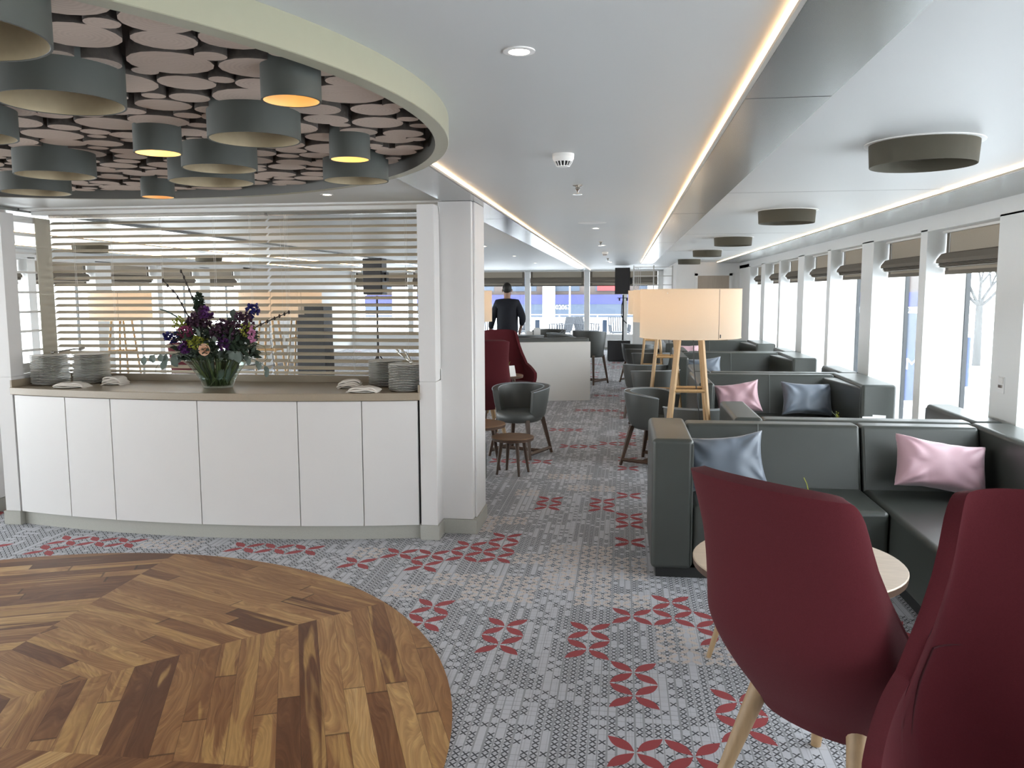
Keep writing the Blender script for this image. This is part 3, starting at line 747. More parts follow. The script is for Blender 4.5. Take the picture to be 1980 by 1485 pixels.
# ------------------------------------------------------------------ vase and bouquet
VX,VY=-2.80,5.41
vz=empty('glass_vase',(VX,VY,.9955),0,'flared clear glass vase in the middle of the worktop','vase')
MB().lathe([(.001,0),(.098,0),(.105,.012),(.115,.05),(.15,.11),(.20,.175),(.238,.207),(.241,.206),(.235,.198),(.196,.168),(.146,.105),(.110,.05),(.095,.016),(.001,.014)],48).build('bowl',M['vglass'],vz,smooth=True)
MB().lathe([(.001,.016),(.094,.018),(.11,.055),(.128,.085),(.001,.085)],40).build('water',M['vglass'],vz,smooth=True)
bq=empty('flower_bouquet',(VX,VY,1.012),0,'wild bouquet of purple, plum and peach flowers with eucalyptus in the glass vase','bouquet')
rg=random.Random(21)
def leafquad(m,p,d,L,W,up=Vector((0,0,1))):
    d=Vector(d).normalized(); s=d.cross(up); s=s.normalized() if s.length>1e-3 else Vector((1,0,0)); n=s.cross(d)
    p=Vector(p); st=[0,.25,.55,.8,1]; ww=[.08,.8,1,.7,.02]; vs=[]
    for t,w in zip(st,ww):
        q=p+d*L*t - n*(t*t*L*.15)
        vs+= [q-s*W*w*.5+n*W*.1*w, q, q+s*W*w*.5+n*W*.1*w]
    fs=[]
    for i in range(4):
        a=i*3; fs+=[(a,a+1,a+4,a+3),(a+1,a+2,a+5,a+4)]
    m.add(vs,fs)
m=MB()
for k in range(90):
    a=rg.uniform(0,2*pi); r0=rg.uniform(.0,.085); q=sqrt(rg.uniform(.05,1)); b=a+rg.uniform(-.7,.7)
    m.tube([(r0*cos(b),r0*sin(b),.0),(.105*q*cos(a),.105*q*sin(a),.07),(.20*q*cos(a),.20*q*sin(a),.20)],rg.uniform(.0028,.0055),6)
m.build('stems',M['stem'],bq,smooth=True)
m=MB()
for k in range(64):
    a=rg.uniform(0,2*pi); zz=rg.uniform(.01,.12); r=rg.uniform(.5,.92)*(.09+zz*.42); leafquad(m,(r*cos(a),r*sin(a),zz),(cos(a)*.5,sin(a)*.5,1),rg.uniform(.08,.13),.03,Vector((sin(a),cos(a),.2)))
m.build('submerged_leaves',M['euc'],bq,smooth=True)
m=MB()
for k in range(720):
    a=rg.uniform(0,2*pi); r=.26*sqrt(rg.random()); h=.185+rg.random()*(.22-.45*r*r*2); p=(r*cos(a),r*sin(a)*.8,h)
    leafquad(m,p,(cos(a)*rg.random()+rg.uniform(-.4,.4),sin(a)*rg.random()+rg.uniform(-.4,.4),rg.uniform(-.2,1)),rg.uniform(.04,.09),rg.uniform(.018,.035),Vector((rg.uniform(-1,1),rg.uniform(-1,1),1)))
o=m.build('foliage',M['leaf'],bq,smooth=True); o['kind']='stuff'
def cluster(name,mat,c,r,n,pet=.018,label=None,sc=(1,1,1)):
    m=MB()
    for k in range(n):
        d=Vector((rg.gauss(0,1),rg.gauss(0,1),rg.gauss(0,1))).normalized(); q=Vector(c)+Vector((d.x*sc[0],d.y*sc[1],d.z*sc[2]))*r*(rg.random()**.4)
        for j in range(4):
            dd=(d+Vector((rg.gauss(0,.7),rg.gauss(0,.7),rg.gauss(0,.7)))).normalized(); leafquad(m,q,dd,pet,pet*.8,Vector((rg.uniform(-1,1),rg.uniform(-1,1),1)))
    o=m.build(name,M[mat],bq,smooth=True)
    if label: o['label']=label
# local x to the right, y away, z up ; front of bouquet is -y
cluster('blossom','indigo',(-.275,-.05,.335),.034,26,.022,'indigo blossom on the left'); cluster('blossom','indigo',(-.325,-.05,.345),.026,18,.022)
cluster('blossom','indigo',(.27,.0,.55-.03),.042,34,.024,'indigo blossom at the top right')
cluster('blossom','magenta',(-.14,-.16,.36),.05,60,.018,'magenta snapdragon',(1,.6,1.3)); cluster('blossom','purple',(-.13,-.19,.28),.038,40,.018,'purple statice')
cluster('blossom','plum',(-.06,-.08,.46),.075,110,.022,'plum blossom',(1,.7,1.1)); cluster('blossom','plum',(.10,-.1,.38),.08,110,.022,'plum blossom'); cluster('blossom','plum',(.22,-.05,.43),.07,90,.022); cluster('blossom','plum',(-.16,0,.42),.06,80,.022)
cluster('blossom','purple',(-.02,-.1,.53-.03),.045,40,.02); cluster('blossom','purple',(.13,-.14,.30),.045,40,.02)
cluster('blossom','lime',(-.03,-.2,.31),.06,80,.015,'yellow-green filler flower',(1.3,.5,.7)); cluster('blossom','lime',(-.20,-.12,.43),.05,50,.016)
cluster('blossom','pinkf',(.30,-.08,.36),.035,30,.018,'pale pink blossom',(.6,.6,1.8)); cluster('blossom','lime',(.27,-.1,.40),.05,30,.014)
cluster('blossom','leaf',(-.09,-.05,.57),.03,40,.03,'dark green spike',(.7,.7,2.2))
# rose
m=MB(); rc=Vector((.035,-.245,.265))
for ring_,(rr_,nn_,tilt) in enumerate([(.007,3,.1),(.014,5,.3),(.022,6,.55),(.030,7,.85)]):
    for k in range(nn_):
        a=2*pi*k/nn_+ring_*.7
        def fn(u,v,a=a,rr_=rr_,tilt=tilt):
            t=a+(u-.5)*1.5; q=rr_*(.6+.6*v*(1+tilt*.3)); return rc+Vector((q*cos(t),-.028*v*(1-tilt*.45)+.02,q*sin(t)))
        m.grid(fn,6,4)
m.build('rose',M['rose'],bq,smooth=True,solid=.0015)['label']='single peach rose at the front'
def sprig(pts,n,L,W):
    m=MB(); m.tube(pts,.0022,5); P=[Vector(p) for p in pts]
    for k in range(n):
        t=k/(n-1)*(len(P)-1); i=min(int(t),len(P)-2); q=P[i].lerp(P[i+1],t-i); s=1 if k%2 else -1
        leafquad(m,q,(s*.35+rg.uniform(-.2,.2),rg.uniform(-.3,.1),-1+rg.uniform(-.2,.4)),L*rg.uniform(.8,1.15),W,Vector((0,-1,.2)))
    m.build('eucalyptus_sprig',M['euc'],bq,smooth=True)
sprig([(-.10,-.12,.22),(-.22,-.16,.23),(-.34,-.17,.225),(-.44,-.16,.21)],9,.062,.048)
sprig([(-.1,-.1,.24),(-.2,-.18,.22),(-.26,-.2,.19)],5,.07,.05)
sprig([(.12,-.14,.26),(.22,-.2,.25),(.27,-.2,.25)],5,.07,.058); sprig([(.2,-.05,.24),(.30,-.12,.2),(.38,-.13,.17),(.43,-.13,.13)],7,.062,.035)
sprig([(.05,0,.35),(.12,0,.47),(.14,0,.53)],5,.06,.05)
def twig(pts,mat='twig',r=.0042,buds=True):
    m=MB(); m.tube(pts,[r]*(len(pts)-1)+[r*.6],6); P=[Vector(p) for p in pts]
    if buds:
        for k in range(9):
            t=k/8*(len(P)-1); i=min(int(t),len(P)-2); q=P[i].lerp(P[i+1],t-i); m.sphere(q+Vector((rg.uniform(-.004,.004),0,0)),.0085,6,5,(1,1,1.6))
    m.build('willow_twig',M[mat],bq,smooth=True)
twig([(-.13,-.05,.40),(-.2,-.02,.50),(-.28,0,.63),(-.375,.0,.73)]); twig([(-.09,-.05,.40),(-.14,0,.54),(-.19,0,.68),(-.235,0,.79)]); twig([(.2,-.05,.34),(.35,-.08,.42),(.48,-.08,.475),(.57,-.08,.51)])
twig([(-.2,-.05,.4),(-.26,-.05,.48),(-.32,-.08,.52),(-.35,-.1,.53)],'euc',.006,False); twig([(.25,-.1,.25),(.34,-.14,.31),(.42,-.15,.28),(.44,-.16,.2),(.40,-.16,.17)],'stem',.0018,False)
twig([(-.3,-.14,.21),(-.34,-.15,.17),(-.37,-.15,.13),(-.37,-.16,.10)],'twig',.0014,False)

# ------------------------------------------------------------------ sofas
def cushionbox(x0,x1,y0,y1,z0,z1,bv=.03,top=None):
    return MB().box(x0,x1,y0,y1,z0,z1)
def sofa(name,loc,rz,W,label,group,armf=True,depth=.95,wing=None,split=None,right_arm=True,H=.81,armL=.17,armR=.22):
    """local frame: x to the right, seat opens towards -y, back at y=0"""
    e=empty(name,loc,rz,label,'sofa',group); L=M['leather']
    D=-depth
    # back
    def back(x0,x1,parent=e):
        m=MB(); m.prism([(D_,z_) for D_,z_ in [(-.16,H),(-.015,H),(0,H-.02),(0,.06),(-.30,.06),(-.30,.30)]],x0,x1)
        m.v=[(z,x,y) for x,y,z in m.v]
        return m.build('backrest',L,parent,bevel=.022,seg=4)
    segs=[(armL,split-.004),(split+.004,W-armR)] if split else [(armL,W-armR)]
    for a,b in segs:
        bk=back(a,b)
        if b-a>1.0 or split and a==segs[0][0]:
            xm=(a+b)/2 if not split else a+(b-a)*.42
            MB().tube([(xm,-.165,H+.001),(xm,-.20,H-.13),(xm,-.295,.32)],.0022,5).build('seam',M['stitch'],bk)
    # arm left
    def arm(x0,x1,y0,nm='armrest',fr=.0):
        m=MB(); m.prism([(x0,y0),(x1,y0),(x1,0),(x0,0)],.06,H+.01)
        return m.build(nm,L,e,bevel=.028,seg=4)
    ar=arm(0,armL-.003,D)
    MB().tube([(armL-.006,D+.004,.09),(armL-.006,D+.004,H-.02)],.0035,6).build('piping',M['leather'],ar)
    if right_arm: arm(W-armR+.003,W,D if wing is None else wing)
    # seats
    m=MB().box(armL,(split or (W-armR))-.003,D+.012,-.25,.07,.43); m.build('seat',L,e,bevel=.03,seg=4)
    if split:
        m=MB().box(split+.003,W-armR,wing or D,-.25,.07,.43); m.build('seat',L,e,bevel=.03,seg=4)
    MB().box(.03,W-.03,D+.04,-.03,0,.062).build('plinth',M['blackf'],e)
    if wing: MB().box(split+.03,W-.03,wing+.04,D+.05,0,.062).build('plinth',M['blackf'],e)
    return e
sofa('corner_sofa',(.175,5.52,0),0,2.26,'dark grey leather corner sofa in front, with a wing along the window','leather sofas facing the camera',depth=.83,split=1.31,wing=-2.5,armL=.235,armR=.25)
# slanted inner bolster where the window wing meets the back
SF=[(8.78,'dark grey leather sofa facing the camera, second one, with a pink and a blue cushion'),(11.82,'dark grey leather sofa facing the camera, third one, with one blue cushion'),(14.7,'dark grey leather sofa facing the camera, furthest, with a pink cushion at its left')]
base=None
for y,lb in SF:
    if base is None:
        base=sofa('sofa',(.69,y,0),0,1.73,lb,'leather sofas facing the camera',depth=1.12,armL=.15,armR=.30)
        m=MB().prism([(1.43-.13,-.30),(1.43,-1.08),(1.46,-1.08),(1.46,-.2),(1.30,-.2)],.43,.79); m.build('bolster',M['leather'],base,bevel=.03,seg=3)
    else: dup(base,loc=(.69,y,0),label=lb)
bb=None
for y,lb in [(5.56,'grey leather sofa turned away, directly behind the front corner sofa'),(8.82,'grey leather sofa turned away, behind the second sofa'),(11.86,'grey leather sofa turned away, behind the third sofa')]:
    if bb is None: bb=sofa('sofa',(2.42,y,0),pi,1.68,lb,'leather sofas facing away',depth=.86,armL=.19,armR=.19)
    else: dup(bb,loc=(2.42,y,0),label=lb)

# ------------------------------------------------------------------ cushions
def pillow(loc,rot,w,h,mat,label,seed,thick=.09):
    rg=random.Random(seed); ph=rg.uniform(0,20)
    m=MB(); N=30
    for side in (1,-1):
        def fn(u,v):
            a=2*u-1; b=2*v-1
            pinch=1.03-.12*(1-b*b)*abs(a)**3; pin2=1.06-.22*(1-a*a)*abs(b)**3
            t=max(0,(1-a**4))**.5*max(0,(1-b**4))**.5; e=abs(a)*abs(b)
            # radiating creases close to the corners and at the long edges
            r=Vector((a-(1 if a>0 else -1),(b-(1 if b>0 else -1))*.7,0)); ang=atan2(r.y,r.x)
            cr=.014*sin(ang*11+ph)*max(0,1-r.length*.95)+.022*noise.noise(Vector((a*2.2+ph,b*1.3,ph)))+.006*sin(a*17+3*b+ph)*abs(b)**3*(1-abs(a))
            return (a*w/2*pinch, side*(thick*t+cr*t**.3*(t>0)), b*h/2*pin2)
        m.grid(fn,N,N)
    o=m.build('cushion',M[mat],smooth=True)
    bm=bmesh.new(); bm.from_mesh(o.data); bmesh.ops.remove_doubles(bm,verts=bm.verts,dist=.0012); bmesh.ops.recalc_face_normals(bm,faces=bm.faces); bm.to_mesh(o.data); bm.free()
    for p in o.data.polygons: p.use_smooth=True
    o.location=loc; o.rotation_euler=rot
    md=o.modifiers.new('u','SUBSURF'); md.levels=1; md.render_levels=1
    tag(o,label,'cushion','cushions on the leather sofas')
pillow((.635,5.10,.615),(R(-20),R(-7),R(-4)),.47,.34,'blue','slate blue cushion at the left end of the front corner sofa',1,.095)
pillow((1.87,5.09,.62),(R(-22),R(9),R(6)),.54,.31,'pink','dusty pink cushion on the front corner sofa near the window',2,.10)
pillow((1.135,8.33,.60),(R(-20),R(-9),R(-4)),.44,.32,'pink','dusty pink cushion at the left of the second sofa',3)
pillow((1.80,8.34,.60),(R(-20),R(2),R(4)),.50,.33,'blue','slate blue cushion at the right of the second sofa, larger one',4)
pillow((1.09,11.42,.60),(R(-20),R(-5),0),.50,.32,'blue','slate blue cushion on the third sofa',5)
pillow((1.05,14.3,.60),(R(-20),R(0),0),.50,.30,'pink','dusty pink cushion on the furthest sofa',6)

# ------------------------------------------------------------------ floor lamps
def floor_lamp(loc,rz,label,r=.365,group='tall floor lamps with cream drum shades'):
    e=empty('floor_lamp',loc,rz,label,'floor lamp',group)
    sh=MB().lathe([(r,1.315),(r+.003,1.318),(r,1.322),(r,1.665),(r+.003,1.668),(r,1.671)],72).build('shade',M['shade'],e,smooth='auto')
    MB().tube([(r*cos(R(-62)),r*sin(R(-62)),1.317),(r*cos(R(-62)),r*sin(R(-62)),1.67)],.0016,5).build('shade_seam',M['drumo'],sh)
    a=R(-60); MB().box(-.004,.004,-.001,.001,-.012,.012).build('shade_tag',M['black'],sh,loc=((r+.002)*cos(a),(r+.002)*sin(a),1.34),rz=a+pi/2)
    m=MB()
    for k in range(3):
        t=2*pi*k/3; m.tube([(0,0,1.64),(r*cos(t),r*sin(t),1.64)],.003,6)
    m.build('shade_spider',M['silver'],e)
    MB().lathe([(.001,1.60),(.03,1.59),(.05,1.55),(.03,1.50),(.015,1.47),(.001,1.47)],16).build('bulb',M['bulbF'],e,smooth=True)
    MB().lathe([(.001,1.38),(.02,1.38),(.02,1.48),(.001,1.48)],12).build('socket',M['black'],e)
    for sx in (-1,1):
        for sy in (-1,1): MB().bar((sx*.075,sy*.085,1.39),(sx*.20,sy*.17,0),.026,.022).build('leg',M['oakl'],e,bevel=.003,seg=1)
    def at_(z): t=1-z/1.39; return .075+.125*t,.085+.085*t
    for z in (.93,.55):
        a,b=at_(z)
        for s in (-1,1): MB().bar((-a,s*b,z),(a,s*b,z),.018).build('stretcher',M['oakl'],e)
    for s in (-1,1):
        a,b=at_(.93); MB().bar((s*a,-b,.93),(s*a,b,.93),.018).build('stretcher',M['oakl'],e)
    MB().box(-.08,.08,-.09,.09,1.375,1.39).build('top_plate',M['oakl'],e)
    MB().tube([(.02,-.03,1.40),(.03,-.06,1.1),(.08,-.07,.7),(.12,-.02,.3),(.13,.02,.01)],.004,6).build('power_cord',M['black'],e)
    return e
M['bulbF']=emis('warm_lamp_bulb',(1,.77,.55),36)
fl=floor_lamp((.49,6.2,0),0,'tall floor lamp with wide cream shade on oak legs, nearest, behind the front sofa')
for loc,lb in [((.48,9.4,0),'cream drum floor lamp partly hidden behind the nearest lamp shade'),((.44,12.6,0),'cream drum floor lamp furthest along the right row, only its left edge showing'),
    ((-1.87,9.45,0),'cream drum floor lamp just right of the white post, left of the man'),((-6.28,9.7,0),'cream drum floor lamp through the slatted blind at its far left'),((-4.50,10.1,0),'cream drum floor lamp through the slatted blind behind the bouquet'),((-5.15,12.7,0),'furthest cream drum floor lamp through the slatted blind, right of the bouquet')]:
    dup(fl,loc=loc,label=lb)

# ------------------------------------------------------------------ barrel chairs
def barrel(loc,rz,label,group='grey tub chairs'):
    """opens towards -y"""
    e=empty('tub_chair',loc,rz,label,'chair',group)
    def P(u,v,r,th):
        t=(u-.5)*2*R(128); fl_=1+.13*v-.05*(1-v)**2
        h=.40+.31*v-(.045*(abs(u-.5)*2)**3)*v
        return ((r)*fl_*sin(t)*1.0,(r)*fl_*cos(t)*.92,h)
    N,K=33,9
    vs=[];fs=[]
    prof=[(0,.255),(.12,.263),(.5,.265),(.9,.265),(1.0,.262),(1.015,.235),(1.0,.212),(.9,.210),(.45,.207),(.1,.205),(0,.20)]
    m=MB(); m.grid(lambda u,v: P(u,prof[int(round(v*10))][0],prof[int(round(v*10))][1],0),N,11)
    n=len(m.v)
    m.f.append(tuple(range(0,N*11,N))); m.f.append(tuple(reversed(range(N-1,N*11,N))))
    bs=m.build('back_shell',M['leatherg'],e,smooth=True,bevel=.008,seg=2)
    m=MB(); pts=[P(i/40,1.0,.266,0) for i in range(41)]; m.tube(pts,.0045,6); m.build('piping',M['piping'],bs)
    m=MB(); pts=[P(i/40,1.0,.210,0) for i in range(41)]; m.tube(pts,.0045,6); m.build('piping',M['piping'],bs)
    def seat(u,v):
        t=2*pi*u; k=v; rr_=[.0,.15,.20,.215,.215,.19,0][int(round(v*6))]; z=[.455,.46,.452,.43,.37,.355,.355][int(round(v*6))]
        sy=sin(t); return (rr_*cos(t)*1.03,(rr_*sy*1.0)-(.055 if sy<0 else .0)*(rr_/.215)-.01,z)
    MB().grid(seat,32,7,True).build('seat',M['leatherg'],e,smooth=True)
    for sx,sy in ((-1,-1),(1,-1),(-1,1),(1,1)): MB().bar((sx*.17,sy*.16-.02,.38),(sx*.235,sy*.235-.01,0),.042,.026).build('leg',M['walnut'],e,bevel=.003,seg=1)
    for sx in (-1,1): MB().bar((sx*.228,-.225,.055),(sx*.228,.21,.055),.026).build('stretcher',M['walnut'],e)
    MB().bar((-.226,0,.055),(.226,0,.055),.026).build('stretcher',M['walnut'],e)
    return e
bc=barrel((-1.02,8.28,0),R(-22),'grey tub chair with open front behind the small round side tables, left of the aisle')
for loc,rz,lb in [((.30,7.95,0),R(62),'grey tub chair on the right of the aisle, beside the second sofa'),((.64,6.93,0),R(180),'grey tub chair whose rounded top shows just above the front sofa, by the lamp legs'),
  ((.40,10.2,0),R(200),'grey tub chair behind the oak lamp legs, nearer of the pair there'),((.30,11.0,0),R(170),'grey tub chair behind the oak lamp legs, further of the pair'),((.44,13.1,0),R(190),'grey tub chair beside the third sofa, small top rim showing'),((.34,14.0,0),R(180),'grey tub chair beyond the third sofa, behind another tub chair'),
  ((.27,15.3,0),R(150),'grey tub chair in front of the black subwoofer, furthest along the right of the aisle')]:
    dup(bc,loc=loc,rz=rz,label=lb)

# ------------------------------------------------------------------ tables
def table(name,loc,r,h,label,cat='table',top='ttop',leg='oak',legr=.75,group=None,edge=.03,rz=.5,n=4):
    e=empty(name,loc,rz,label,cat,group)
    tp=MB().lathe([(.001,h),(r-.004,h),(r,h-.004),(r-.004,h-edge),(r-.02,h-edge-.004),(.001,h-edge-.004)],56).build('tabletop',M[top],e,smooth='auto')
    MB().lathe([(r+.0005,h-.006),(r-.003,h-edge+.001)],56).build('edge_band',M['walnut'],tp,smooth=True)
    for k in range(n):
        t=2*pi*k/n; MB().tube([(r*.55*cos(t),r*.55*sin(t),h-edge),(r*legr*cos(t),r*legr*sin(t),0)],[.02,.011],12).build('leg',M[leg],e,smooth='auto')
    return e
table('coffee_table',(.765,3.63,0),.445,.485,'round pale wood table between the burgundy chair and the corner sofa','table',legr=.82,rz=R(173),edge=.035,group='round tables at the sofas')
t0=table('coffee_table',(1.75,7.1,0),.40,.50,'round table hidden behind the front sofa, carrying a card and flowers','table',group='round tables at the sofas')
dup(t0,loc=(1.80,10.25,0),label='round table in front of the third sofa, hidden but for its small twig'); dup(t0,loc=(2.0,13.2,0),label='round table in front of the furthest sofa, hidden but for its small twig')
table('side_table',(-.985,7.36,0),.195,.345,'small round walnut side table, lower of the nested pair left of the aisle','side table',top='wtop',leg='walnut',legr=.8,group='walnut side tables beside the post')
table('side_table',(-1.33,7.42,0),.27,.45,'taller walnut side table half hidden by the white post','side table',top='wtop',leg='walnut',legr=.8,group='walnut side tables beside the post',rz=.3)
table('side_table',(-1.50,10.2,0),.27,.62,'round table between the two distant burgundy chairs','side table',top='wtop',leg='walnut',legr=.8,rz=.3)
# posies and cards
def posy(loc,label,s=1.0,flowery=True,seed=1):
    rg=random.Random(seed)
    e=empty('posy',loc,0,label,'small flowers','tiny table posies'); 
    MB().lathe([(.001,0),(.026,0),(.030,.03),(.022,.05),(.024,.06),(.018,.058),(.001,.01)],20).build('bottle',M['vglass'],e,smooth=True)
    m=MB()
    for k in range(3 if s>.9 else 2):
        a=rg.uniform(0,6); pts=[(0,0,.01)]; p=Vector((0,0,.05))
        for j in range(8):
            pts.append(tuple(p)); p=p+Vector((cos(a)*.012+rg.uniform(-.014,.014),sin(a)*.01+rg.uniform(-.012,.012),.017 if k==0 else .007))
        m.tube(pts,.0014,5)
    m.build('twig',M['lime' if flowery<1 else 'stem'],e)
    m=MB()
    for k in range(40 if flowery else 16):
        d=Vector((rg.gauss(0,1),rg.gauss(0,1),rg.gauss(0,1))).normalized(); q=Vector((0,0,.075))+d*.024*rg.random(); leafquad(m,q,d,.016,.009)
    m.build('blossom',M['pinkf' if flowery else 'lime'],e,smooth=True)
    if flowery:
        m=MB()
        for k in range(30):
            d=Vector((rg.gauss(0,1),rg.gauss(0,1),0)); q=Vector((0,0,.10+.06*rg.random()))+d*.005; leafquad(m,q,d+Vector((0,0,1.2)),.014,.008)
        m.build('spike',M['lime'],e,smooth=True)
        m=MB(); 
        for k in range(26):
            d=Vector((rg.gauss(0,1),rg.gauss(0,1),rg.gauss(0,1))).normalized(); leafquad(m,Vector((.03,-.01,.05))+d*.012,d,.02,.02)
        m.build('bloom',M['card'],e,smooth=True)
def cardst(loc,rz,label,w=.15,h=.10):
    e=empty('menu_card',loc,rz,label,'card','white cards on the tables'); 
    for s in (-1,1): MB().add([(-w/2,s*.035,0),(w/2,s*.035,0),(w/2,0,h),(-w/2,0,h)],[(0,1,2,3)]).build('leaf_of_card',M['card'],e,solid=.0015,off=0)
posy((.90,3.90,.485),'tiny posy of curled yellow-green twigs on the pale wood table',1,0,4); bpy.data.objects['posy'].scale=(1.5,1.5,1.7)
cardst((1.02,3.86,.485),.05,'white folded card on the pale wood table, beside the curled twigs',.13,.155)
posy((1.76,7.02,.50),'tiny posy of pink blossom beside the second sofa\'s blue cushion',1,1,5)
cardst((2.00,7.0,.50),.1,'white card standing at the right behind the front sofa, left half',.10,.13); cardst((2.10,7.06,.50),-.35,'white card standing at the right behind the front sofa, right half',.10,.135)
posy((1.77,10.2,.50),'tiny twig posy in front of the third sofa',1,0,6); posy((2.05,13.2,.50),'tiny twig posy in front of the furthest sofa',1,0,7)
posy((-1.42,10.15,.62),'tiny dry twig posy in front of the distant burgundy chairs',1,0,8); cardst((-1.36,10.05,.62),.8,'white card beside the distant burgundy chairs',.10,.13)

# ------------------------------------------------------------------ burgundy wing chairs  (opens towards -y)
def wing_chair(loc,rz,label,group,s=1.0):
    e=empty('wing_chair',loc,rz,label,'armchair',group)
    def H(s_):
        a=abs(s_)
        if a<.44: h=1.125-.012*(a/.44)**2
        elif a<.67:
            t=(a-.44)/.23; h=1.113-.43*(1-sqrt(max(0,1-t*t*.985)))/(1-sqrt(.015))
        else: h=.683-.12*((a-.67)/.33)**1.25
        return h
    def P(s_,v,inset=0):
        z0=.33; h=H(s_); z=z0+(h-z0)*v
        q=max(0,min(1,(z-.45)/.5)); q=q*q*(3-2*q)*.6+q*.4
        a=.352-.072*q-inset; b=.20-.07*q-inset*.8
        fwd=.36-.25*q
        lean=.10+.20*max(0,(z-.38))/.6
        tuck=1.0
        if z<.66:
            t=(.66-z)/.33; tuck=1-.40*t**1.5
        A=abs(s_); sg=1 if s_>=0 else -1
        if A<.55:
            th=A/.55*pi/2; x=a*sin(th)**.85; y=b*cos(th)
        else:
            k=(A-.55)/.45; x=a+.02*k*(1-q)-.05*k*k*(1-q); y=-k*fwd
        return Vector((sg*x*tuck,(y+lean)*tuck,z))
    N,K=81,24
    m=MB(); m.grid(lambda u,v:P(2*u-1,v),N,K)
    o=m.build('shell',M['red'],e,smooth=True,solid=.042,off=-1)
    # make the face normals point outwards
    me=o.data; c=Vector((0,0,.6)); p=me.polygons[len(me.polygons)//2]
    if p.normal.dot(Vector((p.center.x,p.center.y-.0,0)))<0: me.flip_normals()
    o.modifiers['s'].use_even_offset=True
    md=o.modifiers.new('b','BEVEL'); md.width=.016; md.segments=3; md.limit_method='ANGLE'; md.angle_limit=R(50)
    # underside
    rim=[P(2*i/40-1,0) for i in range(41)]
    m=MB(); n=len(rim); m.add([tuple(q) for q in rim]+[(q.x*.3,q.y*.3,.305) for q in rim],[(i,i+1,n+i+1,n+i) for i in range(n-1)]+[(n-1,0,n,2*n-1),tuple(range(n,2*n))]); m.build('underside',M['red'],e,smooth=True)
    def seat(u,v):
        t=2*pi*u; k=int(round(v*6)); r_=[.0,.22,.255,.265,.24,.18,0][k]; z=[.45,.45,.443,.415,.36,.34,.34][k]
        c_,s_=cos(t),sin(t); ex=.75
        x=(abs(c_)**ex)*(1 if c_>0 else -1)*r_; y=(abs(s_)**ex)*(1 if s_>0 else -1)*r_
        return (x,y*1.05-.07,z)
    MB().grid(seat,36,7,True).build('seat',M['red'],e,smooth=True,sub=1)
    # inner upholstery seams
    def inner(s_,z):
        h=H(s_); v=(z-.33)/(h-.33); q=P(s_,v,.046); return q
    pts=[inner(s_,.725+.012*cos(s_*3)) for s_ in [i/20*.5*2-.5 for i in range(21)]]
    m=MB(); m.tube(pts,.0028,5)
    for sg in (-1,1): m.tube([inner(sg*(.50+.12*t),.725-.28*t) for t in [i/10 for i in range(11)]],.0028,5)
    m.build('seam',M['redseam'],o)
    for sx,sy in ((-1,-1),(1,-1),(-1,1),(1,1)):
        x0,y0=sx*.17,(.14 if sy>0 else -.20); x1,y1=sx*.255,(.27 if sy>0 else -.28)
        MB().tube([(x0,y0,.40),(x0+(x1-x0)*.15,y0+(y1-y0)*.15,.34),(x1,y1,0)],[.034,.031,.018],14).build('leg',M['oak'],e,smooth='auto')
    return e
M['redseam']=simple('dark_burgundy_seam',(.05,.008,.011),.9)
wa=wing_chair((.68,2.60,0),R(132),'burgundy wing armchair seen from its side, left one of the front pair','burgundy wing chairs')
for loc,rz,lb in [((.885,1.84,0),R(-36),'burgundy wing armchair at the right edge, its padded inside facing the camera'),((-1.62,9.25,0),R(200),'distant burgundy wing armchair beside the post, seen from behind, nearer of the two'),((-1.47,11.0,0),R(38),'distant burgundy wing armchair in front of the white low wall'),((-4.55,8.6,0),R(180),'burgundy wing armchair glimpsed through the slatted blind right of the vase')]:
    dup(wa,loc=loc,rz=rz,label=lb)
# ottoman peeking out behind the post
e=empty('ottoman',(-1.52,6.60,0),0,'dark blue-grey ottoman peeking out behind the white post','ottoman')
MB().box(-.38,.38,-.27,.27,.05,.39).build('seat',M['leatherg'],e,bevel=.03,seg=3); MB().box(-.34,.34,-.24,.24,0,.052).build('plinth',M['blackf'],e)

# ------------------------------------------------------------------ far lounge: low wall, tub chairs, tables
m=MB().prism([(-.485,12.60),(-2.6,12.0),(-2.62,12.06),(-.50,12.66)],0,.90); tag(m.build('wall_low',M['white'],bevel=.003,seg=1),kind='structure')
e=empty('banquette',(-.5,12.66,0),0,'long grey padded bench back along the top of the white low wall','bench')
m=MB().prism([(-.01,0.005),(-2.1,-.588),(-2.16,-.44),(-.06,.16)],.03,.955); m.build('backrest',M['leatherg'],e,bevel=.02,seg=3)
m=MB().prism([(-.06,.165),(-2.16,-.435),(-2.30,.03),(-.20,.62)],.03,.42); m.build('seat',M['leatherg'],e,bevel=.02,seg=3)
for loc,rz,lb in [((-.98,13.85,0),R(100),'brown-grey tub chair at the right end behind the white low wall'),((-.60,14.95,0),R(150),'tub chair behind the low wall, second from its right end'),((-1.35,15.15,0),R(0),'tub chair behind the low wall in the middle, below the small menu stand'),((-2.22,13.85,0),R(215),'pale tub chair behind the low wall, right of the man'),((-3.0,13.5,0),R(250),'tub chair beside the man, its side edge facing the camera'),((-2.9,14.5,0),R(120),'tub chair left of the man behind the low wall'),((-1.58,13.30,0),R(195),'brown-grey tub chair just behind the bench on the low wall, back to the camera'),((-3.2,15.6,0),R(60),'tub chair furthest left beyond the post')]:
    c=dup(bc,loc=loc,rz=rz,label=lb,group='tub chairs beyond the low wall'); c.scale=(1.05,1.05,1.36)
tt=table('bistro_table',(-1.55,14.45,0),.33,.73,'round table among the distant tub chairs behind the low wall','table',top='wtop',leg='walnut',legr=.8)
